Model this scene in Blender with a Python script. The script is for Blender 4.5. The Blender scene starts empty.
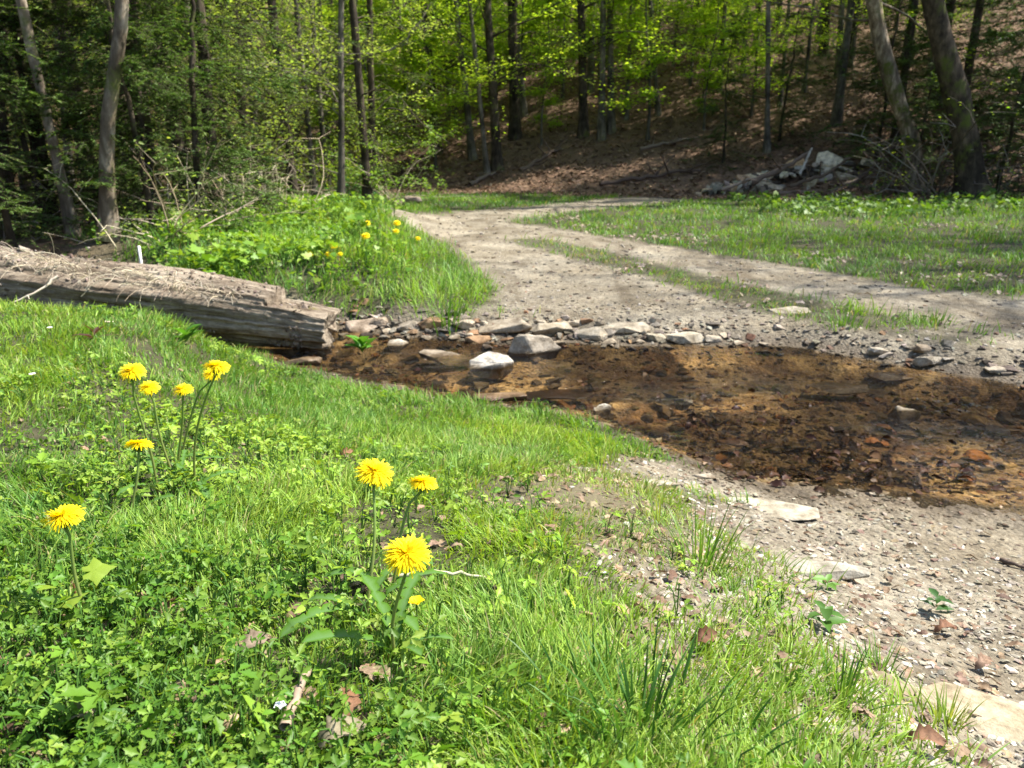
import bpy, math, random
import numpy as np
from mathutils import Vector, Matrix
import bmesh
rng = np.random.default_rng(11)
random.seed(5)
PI = math.pi
scene = bpy.context.scene
COL = scene.collection

# ------------------------------------------------------------------ camera
F = 769.0; CZ = 0.90; PITCH = math.radians(16.9)
cam_d = bpy.data.cameras.new('camera'); cam = bpy.data.objects.new('camera', cam_d); COL.objects.link(cam)
cam.location = (0, 0, CZ); cam.rotation_euler = (PI/2 - PITCH, 0, 0)
cam_d.sensor_width = 34.62; cam_d.lens = 34.62 * F / 1024; cam_d.clip_start = 0.05; cam_d.clip_end = 600
cam_d.dof.use_dof = True; cam_d.dof.focus_distance = 0.97; cam_d.dof.aperture_fstop = 11.0
scene.camera = cam

def ray(px, py):
    a = (px - 512) / F; b = (384 - py) / F
    c, s = math.cos(PITCH), math.sin(PITCH)
    return np.array([a, c + s * b, -s + c * b])
def at(px, py, y):                       # point of the sight line at world depth y
    d = ray(px, py); t = y / d[1]
    return np.array([0, 0, CZ]) + d * t
def flat(px, py, z=0.0):
    d = ray(px, py); t = (z - CZ) / d[2]
    return (np.array([0, 0, CZ]) + d * t)[:2]

# ------------------------------------------------------------------ noise
def _h(ix, iy, iz):
    ix, iy, iz = np.broadcast_arrays(np.atleast_1d(ix), iy, iz)
    n = (ix * 374761393 + iy * 668265263 + iz * 2147483647 + 1013904223) & 0xffffffff
    n = ((n ^ (n >> 13)) * 1274126177) & 0xffffffff
    n = ((n ^ (n >> 15)) * 2246822519) & 0xffffffff
    return ((n ^ (n >> 16)) & 0xffffff) / float(0xffffff)
def vn(x, y, z=0.0):
    x, y, z = np.broadcast_arrays(np.asarray(x, float), np.asarray(y, float), np.asarray(z, float))
    ix, iy, iz = [np.floor(q).astype(np.int64) for q in (x, y, z)]
    fx, fy, fz = x - ix, y - iy, z - iz
    fx, fy, fz = [q * q * (3 - 2 * q) for q in (fx, fy, fz)]
    r = 0
    for a in (0, 1):
        for b in (0, 1):
            for c in (0, 1):
                w = (fx if a else 1 - fx) * (fy if b else 1 - fy) * (fz if c else 1 - fz)
                r = r + w * _h(ix + a, iy + b, iz + c)
    return r * 2 - 1
def fbm(x, y, z=0.0, o=4):
    r = 0; a = 0.5; f = 1.0
    for k in range(o):
        r = r + a * vn(x * f + k * 17.3, y * f - k * 9.1, z * f); a *= 0.5; f *= 2.03
    return r
def sm(a, b, x):
    t = np.clip((x - a) / (b - a), 0, 1); return t * t * (3 - 2 * t)

# ------------------------------------------------------------------ terrain
def edge(pts, left, right):
    w = [flat(*p) for p in pts]
    w = [left] + sorted(w, key=lambda q: q[0]) + [right]
    return np.array([q[0] for q in w]), np.array([q[1] for q in w])
NX, NY = edge([(330, 372), (430, 398), (530, 405), (600, 425), (680, 452), (760, 478), (900, 494), (1024, 512)], (-4.5, 4.4), (6, 1.2))
NX = np.insert(NX, 1, [-2.2, -1.2]); NY = np.insert(NY, 1, [3.75, 3.45])
FX, FY = edge([(250, 328), (340, 332), (400, 337), (500, 345), (700, 346), (800, 349), (880, 362), (1024, 385)], (-5, 5.4), (6, 2.1))
def y_near(x): return np.interp(x, NX, NY) + 0.05 * vn(x * 3.1, 2.2) + 0.02 * vn(x * 11, 5.2)
def y_far(x): return np.interp(x, FX, FY) + 0.04 * vn(x * 3.7, 8.2) + 0.02 * vn(x * 13, 1.2)
def zfun(x, y):
    x = np.asarray(x, float); y = np.asarray(y, float)
    yn, yf = y_near(x), y_far(x)
    dn = yn - y; df = y - yf
    # near bank
    right = sm(-0.1, 0.9, x)
    lf = sm(-0.7, -1.3, x); W = 2.3 - 0.2 * right - 1.2 * lf; H = 0.42 - 0.10 * right - 0.04 * lf
    zn = H * sm(-0.06, W, dn)
    zn = zn + (0.025 * fbm(x * 2.2, y * 2.2, 3.0, 3) + 0.008 * fbm(x * 12, y * 12, 1.0, 3)) * sm(0, 0.4, dn)
    # far side
    zf = 0.085 * sm(-0.02, 0.30, df) + 0.0015 * np.clip(df, 0, 12)
    mound = sm(-0.2, -1.0, x + 0.10 * (y - 4.5)) * sm(0.0, 0.9, df) * sm(-6.0, -3.0, x + 0.0 * y) * sm(12, 7.5, y)
    zf = zf + (0.20 + .12 * fbm(x * 1.1, y * 1.1, 3.3, 3)) * mound
    zf = zf + (0.03 * fbm(x * 0.9, y * 0.9, 4.0, 3) + 0.004 * fbm(x * 9, y * 9, 2.0, 3)) * sm(0.1, 1.0, df)
    rise = sm(2.0, 6.0, x - 0.25 * y) * sm(5, 9, y) * 0.12
    zf = zf + rise
    # stream bed
    c = np.minimum(-dn, -df)
    zb = -0.07 * sm(-0.02, 0.35, c) + 0.016 * fbm(x * 7, y * 9, 6.0, 4)
    z = np.where(dn > -0.06, np.maximum(zn, zb), np.where(df > -0.02, zf, zb))
    z = z + 0.0
    # wooded hill
    s = 0.35 * (x + 1.5) + 0.94 * (y - 16.2)
    hill = 0.43 * np.where(s > 0, np.sqrt(s * s + 1.2) - 1.1, 0)
    hill = hill * sm(-14, 3, x) 
    hill = np.maximum(hill, 0)
    r = np.hypot(x, y)
    hill2 = 0.36 * np.clip(r - 24, 0, None) * sm(2, -10, x) + 0.2 * np.clip(-x - 11, 0, None)
    hill3 = 0.30 * np.clip(x - 15, 0, None)
    hh = hill + hill2 * sm(0, 1, (r - 20) / 8) + hill3 + 0.18 * np.clip(-y - 12, 0, None)
    hh = 42 * (1 - np.exp(-hh / 42))
    z = z + hh + sm(0.2, 3, hh) * (0.5 * fbm(x * 0.3, y * 0.3, 7.0, 3) + 0.10 * fbm(x * 1.7, y * 1.7, 8.0, 3))
    return z
def G(px, py):
    d = ray(px, py); o = np.array([0, 0, CZ]); lo, hi = 0.25, 120.0
    for n in (1400, 24):
        t = np.geomspace(lo, hi, n); P = o + d * t[:, None]
        b = P[:, 2] < zfun(P[:, 0], P[:, 1]); k = max(int(np.argmax(b)), 1) if b.any() else n - 1
        lo, hi = t[k - 1], t[k]
    return o + d * hi
def gz(x, y): return float(np.ravel(zfun(np.array([x]), np.array([y])))[0])

def seg_dist(x, y, pts):                 # distance to a polyline
    best = np.full(np.shape(x), 1e9)
    for (x0, y0), (x1, y1) in zip(pts[:-1], pts[1:]):
        dx, dy = x1 - x0, y1 - y0
        t = np.clip(((x - x0) * dx + (y - y0) * dy) / (dx * dx + dy * dy + 1e-12), 0, 1)
        best = np.minimum(best, np.hypot(x - x0 - t * dx, y - y0 - t * dy))
    return best
def inside(x, y, poly):
    c = np.zeros(np.shape(x), bool); n = len(poly)
    for i in range(n):
        (x0, y0), (x1, y1) = poly[i], poly[(i + 1) % n]
        if y0 == y1: continue
        c ^= ((y0 > y) != (y1 > y)) & (x < (x1 - x0) * (y - y0) / (y1 - y0) + x0)
    return c
def sdf(x, y, poly):                     # positive inside
    d = seg_dist(x, y, list(poly) + [poly[0]])
    return np.where(inside(x, y, poly), d, -d)
def gp(*pts): return [tuple(G(*p)[:2]) for p in pts]

right_track = [(5.2, 2.9), (3.6, 4.0)] + gp((1010, 316), (860, 292), (720, 266), (600, 245), (520, 232), (460, 222))
left_track = gp((700, 335), (640, 312), (590, 288), (540, 264), (490, 245), (450, 230), (430, 222))
far_path = gp((440, 224), (500, 214), (560, 208), (620, 202), (690, 196), (760, 192))
strip = gp((930, 348), (860, 330), (770, 302), (680, 277), (590, 254), (530, 241))
bank_poly = gp((345, 324), (475, 314), (492, 292), (470, 262), (440, 240), (400, 222), (340, 208), (200, 208), (150, 240), (180, 292), (290, 300))
gravel_poly = gp((655, 458), (760, 474)) + [(1.5, 1.9), (3.5, 1.3), (3.0, -1.5), (0.75, -1.2)] + gp((775, 766), (745, 700), (722, 640), (702, 570), (688, 520))
dry_poly = gp((500, 480), (560, 470), (640, 468), (680, 490), (700, 560), (650, 575), (560, 540), (500, 515))
pile_c = None

def masks(x, y):
    """grass, gravel, bed, litter, dry in 0..1"""
    x = np.asarray(x, float); y = np.asarray(y, float)
    yn, yf = y_near(x), y_far(x)
    dn = yn - y; df = y - yf
    n1 = fbm(x * 1.6, y * 1.6, 0.3, 4); n2 = fbm(x * 6, y * 6, 5.3, 3)
    bed = sm(-0.03, 0.04, np.minimum(-dn, -df) + 0.02 * n2)
    near = dn > -0.05
    gr_near = sm(-0.22, 0.14, sdf(x, y, gravel_poly) + 0.14 * n1 + 0.28 * n2)
    dry = sm(-0.12, 0.15, sdf(x, y, dry_poly) + 0.15 * n2)
    g_near = (1 - gr_near) * sm(0.02, 0.12, dn + 0.04 * n2)
    # far side
    w = 0.0 + 0.06 * n1 + 0.06 * n2
    wl = np.interp(y, [3.4, 5, 9, 14], [0.62, 0.62, 0.70, 0.45])
    tl = sm(0.16, -0.10, seg_dist(x, y, left_track) - wl + w * 2)
    wr = np.interp(y, [3, 5, 9, 14], [0.50, 0.42, 0.55, 0.7])
    tr = sm(0.16, -0.10, seg_dist(x, y, right_track) - wr + w * 2)
    tf = sm(0.3, -0.2, seg_dist(x, y, far_path) - 0.55 + w * 3)
    ford = sm(0.75, 0.30, df + 0.25 * n1 - 0.15 * sm(0.9, 1.8, x)) * sm(-2.2, -1.4, x)
    track = np.maximum.reduce([tl, tr, tf, ford])
    st = sm(0.30, 0.12, seg_dist(x, y, strip) + 0.12 * n2) 
    ford2 = np.maximum(ford * sm(0.5, 0.15, df), 0)
    track = track * (1 - 0.85 * st * (1 - ford2))
    bk = sm(-0.10, 0.12, sdf(x, y, bank_poly) + 0.08 * n2)
    track = track * (1 - bk)
    g_far = (1 - track) * sm(0.03, 0.2, df)
    # forest floor
    s = 0.35 * (x + 1.5) + 0.94 * (y - 15.4) + 0.8 * n1
    lit = np.maximum(sm(-0.3, 0.6, s), sm(0.4, 1.2, -(x + 1.2) - 0.34 * np.clip(y - 4.3, 0, 99) - 0.6 + 0.3 * n1) * (1 - bk) * (df > 0.3))
    lit = np.maximum(lit, sm(5.2, 6.6, x - 0.22 * y + 0.7 * n1) * sm(10.5, 12, y))
    lit = np.maximum(lit, sm(12, 14, np.abs(x)))
    g_far = g_far * (1 - lit)
    gravel_far = track * (1 - lit)
    grass = np.where(near, g_near, g_far); grav = np.where(near, 1 - g_near, gravel_far + (1 - g_far - gravel_far).clip(0, 1) * (1 - lit))
    grass = grass * (1 - bed); grav = grav * (1 - bed)
    return grass, grav, bed, np.where(near, 0, lit) * (1 - bed), np.where(near, dry, 0.0), st * (df > 0.1), bk

# ------------------------------------------------------------------ mesh helpers
def make_mesh(name, V, faces, col=None, smooth=True, mat=None, attrs=None):
    """faces: list of int arrays (M,k)"""
    V = np.ascontiguousarray(V, dtype=np.float32)
    me = bpy.data.meshes.new(name)
    faces = [np.asarray(f, np.int32) for f in faces if len(f)]
    loops = np.concatenate([f.ravel() for f in faces])
    sizes = np.concatenate([np.full(len(f), f.shape[1], np.int32) for f in faces])
    starts = np.concatenate([[0], np.cumsum(sizes)[:-1]]).astype(np.int32)
    me.vertices.add(len(V)); me.vertices.foreach_set('co', V.ravel())
    me.loops.add(len(loops)); me.loops.foreach_set('vertex_index', loops)
    me.polygons.add(len(sizes)); me.polygons.foreach_set('loop_start', starts)
    me.polygons.foreach_set('use_smooth', np.full(len(sizes), bool(smooth)))
    if col is not None:
        a = me.attributes.new('Col', 'FLOAT_COLOR', 'POINT')
        c = np.ones((len(V), 4), np.float32); c[:, :3] = col
        a.data.foreach_set('color', c.ravel())
    for k, v in (attrs or {}).items():
        a = me.attributes.new(k, 'FLOAT', 'POINT'); a.data.foreach_set('value', np.asarray(v, np.float32))
    me.update(calc_edges=True)
    if mat is not None: me.materials.append(mat)
    return me
def link(name, data, parent=None, loc=None, rot=None):
    o = bpy.data.objects.new(name, data); COL.objects.link(o)
    if parent is not None: o.parent = parent
    if loc is not None: o.location = loc
    if rot is not None: o.rotation_euler = rot
    return o
def tag(o, label=None, cat=None, group=None, kind=None):
    if label: o['label'] = label
    if cat: o['category'] = cat
    if group: o['group'] = group
    if kind: o['kind'] = kind
    return o
class Acc:
    def __init__(s): s.V = []; s.F = {}; s.C = []; s.n = 0
    def add(s, V, faces, col=None):
        V = np.asarray(V, np.float32).reshape(-1, 3)
        for f in faces:
            f = np.asarray(f)
            if len(f): s.F.setdefault(f.shape[1], []).append(f + s.n)
        if col is None: col = np.ones((len(V), 3))
        s.C.append(np.broadcast_to(np.asarray(col, np.float32), (len(V), 3)))
        s.V.append(V); s.n += len(V)
    def mesh(s, name, mat, smooth=True):
        return make_mesh(name, np.concatenate(s.V), [np.concatenate(v) for v in s.F.values()], np.concatenate(s.C), smooth, mat)
def scatter(tv, tf, pos, R, scale, col=None):
    """template tv (K,3), faces list, pos (N,3), R (N,3,3) columns are axes, scale (N,) or (N,3), col (N,3)"""
    N, K = len(pos), len(tv)
    sc = np.asarray(scale, float)
    if sc.ndim == 1: sc = sc[:, None]
    L = tv[None] * sc[:, None, :]
    V = np.einsum('nij,nkj->nki', R, L) + pos[:, None]
    off = (np.arange(N) * K)[:, None, None]
    Fs = [(np.asarray(f)[None] + off).reshape(-1, np.asarray(f).shape[1]) for f in tf]
    C = None if col is None else np.repeat(col, K, axis=0)
    return V.reshape(-1, 3), Fs, C
def frames(d, n):
    """axes: x = d, z ~ n"""
    d = d / (np.linalg.norm(d, axis=1, keepdims=True) + 1e-9)
    y = np.cross(n, d); y /= (np.linalg.norm(y, axis=1, keepdims=True) + 1e-9)
    z = np.cross(d, y)
    return np.stack([d, y, z], axis=2)
def rdir(N, zlo=-1, zhi=1, r=rng):
    a = r.uniform(0, 2 * PI, N); z = r.uniform(zlo, zhi, N); h = np.sqrt(np.clip(1 - z * z, 0, 1))
    return np.stack([h * np.cos(a), h * np.sin(a), z], 1)
def tubes(P, R, sides=6, cap=True):
    """P (N,K,3), R (N,K)"""
    P = np.asarray(P, float); R = np.asarray(R, float)
    N, K, _ = P.shape
    T = np.gradient(P, axis=1); T /= (np.linalg.norm(T, axis=2, keepdims=True) + 1e-9)
    ref = np.zeros_like(T); ref[..., 0] = 0.31; ref[..., 1] = 0.95; ref[..., 2] = 0.05
    m = np.abs(T[..., 1]) > 0.85
    ref[m] = (0.1, 0.1, 1.0)
    U = np.cross(T, ref); U /= (np.linalg.norm(U, axis=2, keepdims=True) + 1e-9)
    W = np.cross(T, U)
    a = np.arange(sides) * 2 * PI / sides
    V = P[:, :, None] + R[:, :, None, None] * (np.cos(a)[None, None, :, None] * U[:, :, None] + np.sin(a)[None, None, :, None] * W[:, :, None])
    base = (np.arange(N) * K * sides)[:, None, None]
    i = np.arange(K - 1)[None, :, None] * sides; j = np.arange(sides)[None, None, :]; j2 = (j + 1) % sides
    q = np.stack([base + i + j, base + i + j2, base + i + sides + j2, base + i + sides + j], -1).reshape(-1, 4)
    return V.reshape(-1, 3), [q]
def curve_pts(p0, d0, L, K, bend, r):
    """N polylines; p0 (N,3) d0 (N,3) L (N,) wander; bend (3,) constant pull"""
    N = len(p0); P = np.zeros((N, K, 3)); P[:, 0] = p0; d = d0.copy()
    for k in range(1, K):
        d = d + r.normal(0, 0.13, (N, 3)) + np.asarray(bend) / (K - 1)
        d /= np.linalg.norm(d, axis=1, keepdims=True)
        P[:, k] = P[:, k - 1] + d * (L / (K - 1))[:, None]
    return P

# ------------------------------------------------------------------ materials
def newmat(name):
    m = bpy.data.materials.new(name); m.use_nodes = True
    nt = m.node_tree; nt.nodes.clear()
    out = nt.nodes.new('ShaderNodeOutputMaterial')
    return m, nt, out
class NT:
    def __init__(s, nt): s.nt = nt
    def n(s, t, **kw):
        nd = s.nt.nodes.new('ShaderNode' + t)
        for k, v in kw.items():
            if k.startswith('i_'):
                key = k[2:]
                key = int(key) if key.isdigit() else key.replace('_', ' ')
                nd.inputs[key].default_value = v
            else: setattr(nd, k, v)
        return nd
    def l(s, a, b): s.nt.links.new(a, b)
    def noise(s, vec, scale, detail=4, rough=0.6, dist=0.0):
        nd = s.n('TexNoise', i_Scale=scale, i_Detail=detail, i_Roughness=rough, i_Distortion=dist)
        if vec is not None: s.l(vec, nd.inputs['Vector'])
        return nd.outputs['Fac']
    def ramp(s, fac, stops):
        nd = s.n('ValToRGB'); cr = nd.color_ramp
        while len(cr.elements) > 1: cr.elements.remove(cr.elements[-1])
        for i, (p, c) in enumerate(stops):
            e = cr.elements[0] if i == 0 else cr.elements.new(p)
            e.position = p; e.color = (*c, 1) if len(c) == 3 else c
        s.l(fac, nd.inputs[0]); return nd.outputs[0]
    def mix(s, a, b, fac, mode='MIX'):
        nd = s.n('Mix', data_type='RGBA', blend_type=mode)
        for sock, v in ((nd.inputs[6], a), (nd.inputs[7], b)):
            if isinstance(v, (tuple, list)): sock.default_value = (*v[:3], 1)
            else: s.l(v, sock)
        if isinstance(fac, (int, float)): nd.inputs[0].default_value = fac
        else: s.l(fac, nd.inputs[0])
        return nd.outputs[2]
    def math(s, op, a, b=0.0, clamp=False):
        nd = s.n('Math', operation=op, use_clamp=clamp)
        for i, v in enumerate((a, b)):
            if isinstance(v, (int, float)): nd.inputs[i].default_value = v
            else: s.l(v, nd.inputs[i])
        return nd.outputs[0]
    def attr(s, name): return s.n('Attribute', attribute_name=name)
def leaf_mat(name, rough=0.5, transl=0.4, tint=(1.15, 1.2, 0.55), spec=0.35):
    m, nt, out = newmat(name); N = NT(nt)
    c = N.attr('Col').outputs['Color']
    b = N.n('BsdfPrincipled', i_Roughness=rough); b.inputs['Specular IOR Level'].default_value = spec
    N.l(c, b.inputs['Base Color'])
    t = N.n('BsdfTranslucent'); N.l(N.mix(c, tint, 1.0, 'MULTIPLY'), t.inputs['Color'])
    mx = N.n('MixShader', i_0=transl); N.l(b.outputs[0], mx.inputs[1]); N.l(t.outputs[0], mx.inputs[2])
    N.l(mx.outputs[0], out.inputs[0]); return m
def stone_mat(name, wet=False):
    m, nt, out = newmat(name); N = NT(nt)
    tc = N.n('TexCoord').outputs['Object']; oi = N.n('ObjectInfo').outputs['Random']
    mp = N.n('Mapping'); N.l(tc, mp.inputs[0]); cmb = N.n('CombineXYZ'); N.l(N.math('MULTIPLY', oi, 13.7), cmb.inputs[0]); N.l(cmb.outputs[0], mp.inputs['Location'])
    v = mp.outputs[0]
    c = N.attr('Col').outputs['Color']
    n1 = N.noise(v, 14, 8, 0.7); n2 = N.noise(v, 90, 4, 0.7)
    c1 = N.mix(c, N.ramp(n1, [(0.30, (0.34, 0.30, 0.25)), (0.44, (0.72, 0.69, 0.63)), (0.56, (1.05, 1.05, 1.03)), (0.7, (1.4, 1.37, 1.3))]), 1.0, 'MULTIPLY')
    c2 = N.mix(c1, N.ramp(n2, [(0.3, (0.6, 0.57, 0.52)), (0.5, (1, 1, 1)), (0.75, (1.2, 1.2, 1.2))]), 0.8, 'MULTIPLY')
    ge = N.n('NewGeometry'); sx = N.n('SeparateXYZ'); N.l(ge.outputs['Position'], sx.inputs[0])
    hz = N.math('ADD', sx.outputs[2], N.math('MULTIPLY', N.math('SUBTRACT', n1, 0.5), 0.03))
    wl = N.n('MapRange'); N.l(hz, wl.inputs[0]); wl.inputs[1].default_value = 0.004; wl.inputs[2].default_value = 0.022; wl.inputs[3].default_value = 1; wl.inputs[4].default_value = 0
    c2 = N.mix(c2, N.mix(c2, (0.36, 0.30, 0.22), 1.0, 'MULTIPLY'), wl.outputs[0])
    b = N.n('BsdfPrincipled', i_Roughness=0.35 if wet else 0.85); N.l(c2, b.inputs['Base Color'])
    b.inputs['Specular IOR Level'].default_value = 0.5 if wet else 0.3
    bp = N.n('Bump', i_Strength=0.55, i_Distance=0.01); N.l(N.math('ADD', n1, N.math('MULTIPLY', n2, 0.4)), bp.inputs['Height']); N.l(bp.outputs[0], b.inputs['Normal'])
    N.l(b.outputs[0], out.inputs[0]); return m
def bark_mat(name, ca, cb, cc, sc=6.0, moss=0.0, bump=0.5):
    m, nt, out = newmat(name); N = NT(nt)
    tc = N.n('TexCoord').outputs['Object']
    mp = N.n('Mapping'); N.l(tc, mp.inputs[0]); mp.inputs['Scale'].default_value = (1, 1, 0.35)
    n1 = N.noise(mp.outputs[0], sc * 3, 6, 0.65, 0.4); n2 = N.noise(tc, sc * 0.35, 4, 0.6)
    n3 = N.noise(tc, 2.5, 5, 0.7)
    c = N.ramp(n1, [(0.3, ca), (0.5, cb), (0.68, cc)])
    c = N.mix(c, N.ramp(n2, [(0.38, (0.45, 0.44, 0.42)), (0.5, (0.9, 0.9, 0.88)), (0.62, (1.55, 1.5, 1.4))]), 1.0, 'MULTIPLY')
    if moss > 0:
        c = N.mix(c, (0.10, 0.12, 0.025), N.ramp(n3, [(0.62 - 0.25 * moss, (0, 0, 0)), (0.72 - 0.2 * moss, (1, 1, 1))]))
    b = N.n('BsdfPrincipled', i_Roughness=0.9); b.inputs['Specular IOR Level'].default_value = 0.2
    N.l(c, b.inputs['Base Color'])
    bp = N.n('Bump', i_Strength=bump, i_Distance=0.02); N.l(n1, bp.inputs['Height']); N.l(bp.outputs[0], b.inputs['Normal'])
    N.l(b.outputs[0], out.inputs[0]); return m
def col_mat(name, rough=0.8, spec=0.3):
    m, nt, out = newmat(name); N = NT(nt)
    tc = N.n('TexCoord').outputs['Object']
    c = N.mix(N.attr('Col').outputs['Color'], N.ramp(N.noise(tc, 60, 4, 0.6), [(0.3, (0.7, 0.7, 0.7)), (0.7, (1.2, 1.2, 1.2))]), 0.7, 'MULTIPLY')
    b = N.n('BsdfPrincipled', i_Roughness=rough); b.inputs['Specular IOR Level'].default_value = spec
    N.l(c, b.inputs['Base Color']); N.l(b.outputs[0], out.inputs[0]); return m

M_leaf = leaf_mat('tree_leaves', 0.5, 0.55, (1.45, 1.42, 0.52))
M_needle = leaf_mat('conifer_needles', 0.55, 0.25, (1.2, 1.2, 0.6))
M_grass = leaf_mat('grass_blades', 0.48, 0.38, (1.3, 1.25, 0.5), 0.32)
M_dry = leaf_mat('dead_leaves', 0.7, 0.12, (1.1, 1.0, 0.8), 0.25)
def _mottle(m):
    N = NT(m.node_tree); b = [n for n in m.node_tree.nodes if n.type == 'BSDF_PRINCIPLED'][0]; src = b.inputs['Base Color'].links[0].from_socket
    tc = N.n('TexCoord').outputs['Object']; N.l(N.mix(src, N.ramp(N.noise(tc, 110, 6, .7), [(.35, (.35, .3, .25)), (.55, (1, .97, .92)), (.7, (1.2, 1.15, 1.1))]), 1.0, 'MULTIPLY'), b.inputs['Base Color'])
_mottle(M_dry)
M_rosette = leaf_mat('rosette_leaves', 0.75, 0.3, (1.2, 1.25, 0.4), 0.05)
M_petal = leaf_mat('petals', 0.6, 0.25, (1.2, 1.1, 0.4), 0.2)
M_stone = stone_mat('stone'); M_wetstone = stone_mat('wet_stone', True)
M_twig = col_mat('twigs', 0.85)
M_beech = bark_mat('smooth_grey_bark', (0.05, 0.043, 0.034), (0.13, 0.115, 0.09), (0.26, 0.235, 0.19), 3.5, 0.15, 0.3)
M_darkbark = bark_mat('dark_furrowed_bark', (0.022, 0.017, 0.012), (0.06, 0.047, 0.033), (0.12, 0.095, 0.068), 5, 0.3, 0.7)
M_palebark = bark_mat('pale_flaking_bark', (0.055, 0.04, 0.028), (0.18, 0.142, 0.10), (0.42, 0.36, 0.28), 4, 0.35, 0.5)

def ground_mat():
    m, nt, out = newmat('ground_soil'); N = NT(nt)
    tc = N.n('TexCoord').outputs['Object']
    nA = N.noise(tc, 2.3, 8, 0.62); nB = N.noise(tc, 26, 6, 0.7); nC = N.noise(tc, 130, 4, 0.7); nD = N.noise(tc, 7, 5, 0.6)
    vo = N.n('TexVoronoi', i_Scale=75.0, feature='F1'); N.l(tc, vo.inputs['Vector'])
    vo2 = N.n('TexVoronoi', i_Scale=24.0, feature='F1'); N.l(tc, vo2.inputs['Vector'])
    soil = N.ramp(nB, [(0.3, (0.03, 0.028, 0.014)), (0.6, (0.075, 0.07, 0.035)), (0.8, (0.14, 0.12, 0.07))])
    grav = N.ramp(N.math('ADD', N.math('MULTIPLY', nB, 0.6), N.math('MULTIPLY', nC, 0.4)), [(0.28, (0.075, 0.06, 0.045)), (0.45, (0.19, 0.16, 0.125)), (0.6, (0.29, 0.25, 0.20)), (0.75, (0.42, 0.375, 0.31))])
    grav = N.mix(grav, N.ramp(vo.outputs['Color'], [(0.0, (0.68, 0.64, 0.6)), (0.5, (1, 1, 1)), (1.0, (1.2, 1.18, 1.12))]), 0.8, 'MULTIPLY')
    mpt = N.n('Mapping'); N.l(tc, mpt.inputs[0]); mpt.inputs['Scale'].default_value = (1.0, 0.45, 1); mpt.inputs['Rotation'].default_value = (0, 0, 0.35)
    nT = N.noise(mpt.outputs[0], 2.6, 7, 0.68, 0.8)
    grav = N.mix(grav, N.ramp(nA, [(0.35, (0.72, 0.68, 0.62)), (0.65, (1.1, 1.1, 1.1))]), 1.0, 'MULTIPLY')
    grav = N.mix(grav, (1.14, 1.19, 1.15), 1.0, 'MULTIPLY')
    grav = N.mix(grav, N.ramp(nT, [(0.38, (0.62, 0.58, 0.53)), (0.5, (0.95, 0.94, 0.92)), (0.62, (1.18, 1.16, 1.12))]), 1.0, 'MULTIPLY')
    bed = N.ramp(nD, [(0.3, (0.10, 0.062, 0.032)), (0.45, (0.19, 0.125, 0.066)), (0.6, (0.29, 0.205, 0.11)), (0.75, (0.42, 0.32, 0.19))])
    bed = N.mix(bed, N.ramp(vo2.outputs['Color'], [(0.0, (0.45, 0.38, 0.3)), (0.5, (1, 1, 1)), (1.0, (1.35, 1.25, 1.0))]), 0.9, 'MULTIPLY')
    lit = N.ramp(N.math('ADD', N.math('MULTIPLY', nB, 0.7), N.math('MULTIPLY', nC, 0.3)), [(0.3, (0.05, 0.034, 0.022)), (0.5, (0.17, 0.11, 0.072)), (0.65, (0.30, 0.20, 0.13)), (0.8, (0.46, 0.33, 0.23))])
    lit = N.mix(lit, N.ramp(nA, [(0.3, (0.55, 0.5, 0.45)), (0.7, (1.25, 1.2, 1.15))]), 1.0, 'MULTIPLY')
    c = soil
    c = N.mix(c, grav, N.attr('gravel').outputs['Fac'])
    c = N.mix(c, (0.20, 0.165, 0.10), N.math('MULTIPLY', N.attr('dry').outputs['Fac'], 0.6))
    c = N.mix(c, lit, N.attr('litter').outputs['Fac'])
    bed = N.mix(bed, N.ramp(nA, [(0.40, (0.50, 0.42, 0.36)), (0.50, (0.9, 0.88, 0.82)), (0.62, (1.15, 1.15, 1.05))]), 1.0, 'MULTIPLY')
    c = N.mix(c, bed, N.attr('bed').outputs['Fac'])
    wet = N.attr('wet').outputs['Fac']
    c = N.mix(c, N.mix(c, (0.42, 0.36, 0.30), 1.0, 'MULTIPLY'), wet)
    b = N.n('BsdfPrincipled'); N.l(c, b.inputs['Base Color']); N.l(N.math('SUBTRACT', 0.95, N.math('MULTIPLY', wet, 0.45)), b.inputs['Roughness'])
    b.inputs['Specular IOR Level'].default_value = 0.25
    h = N.math('ADD', N.math('ADD', N.math('MULTIPLY', nB, 1.0), N.math('MULTIPLY', nC, 0.4)), N.math('MULTIPLY', vo.outputs['Distance'], -0.6))
    bp = N.n('Bump', i_Strength=0.9, i_Distance=0.012); N.l(h, bp.inputs['Height']); N.l(bp.outputs[0], b.inputs['Normal'])
    N.l(b.outputs[0], out.inputs[0]); return m
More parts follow.
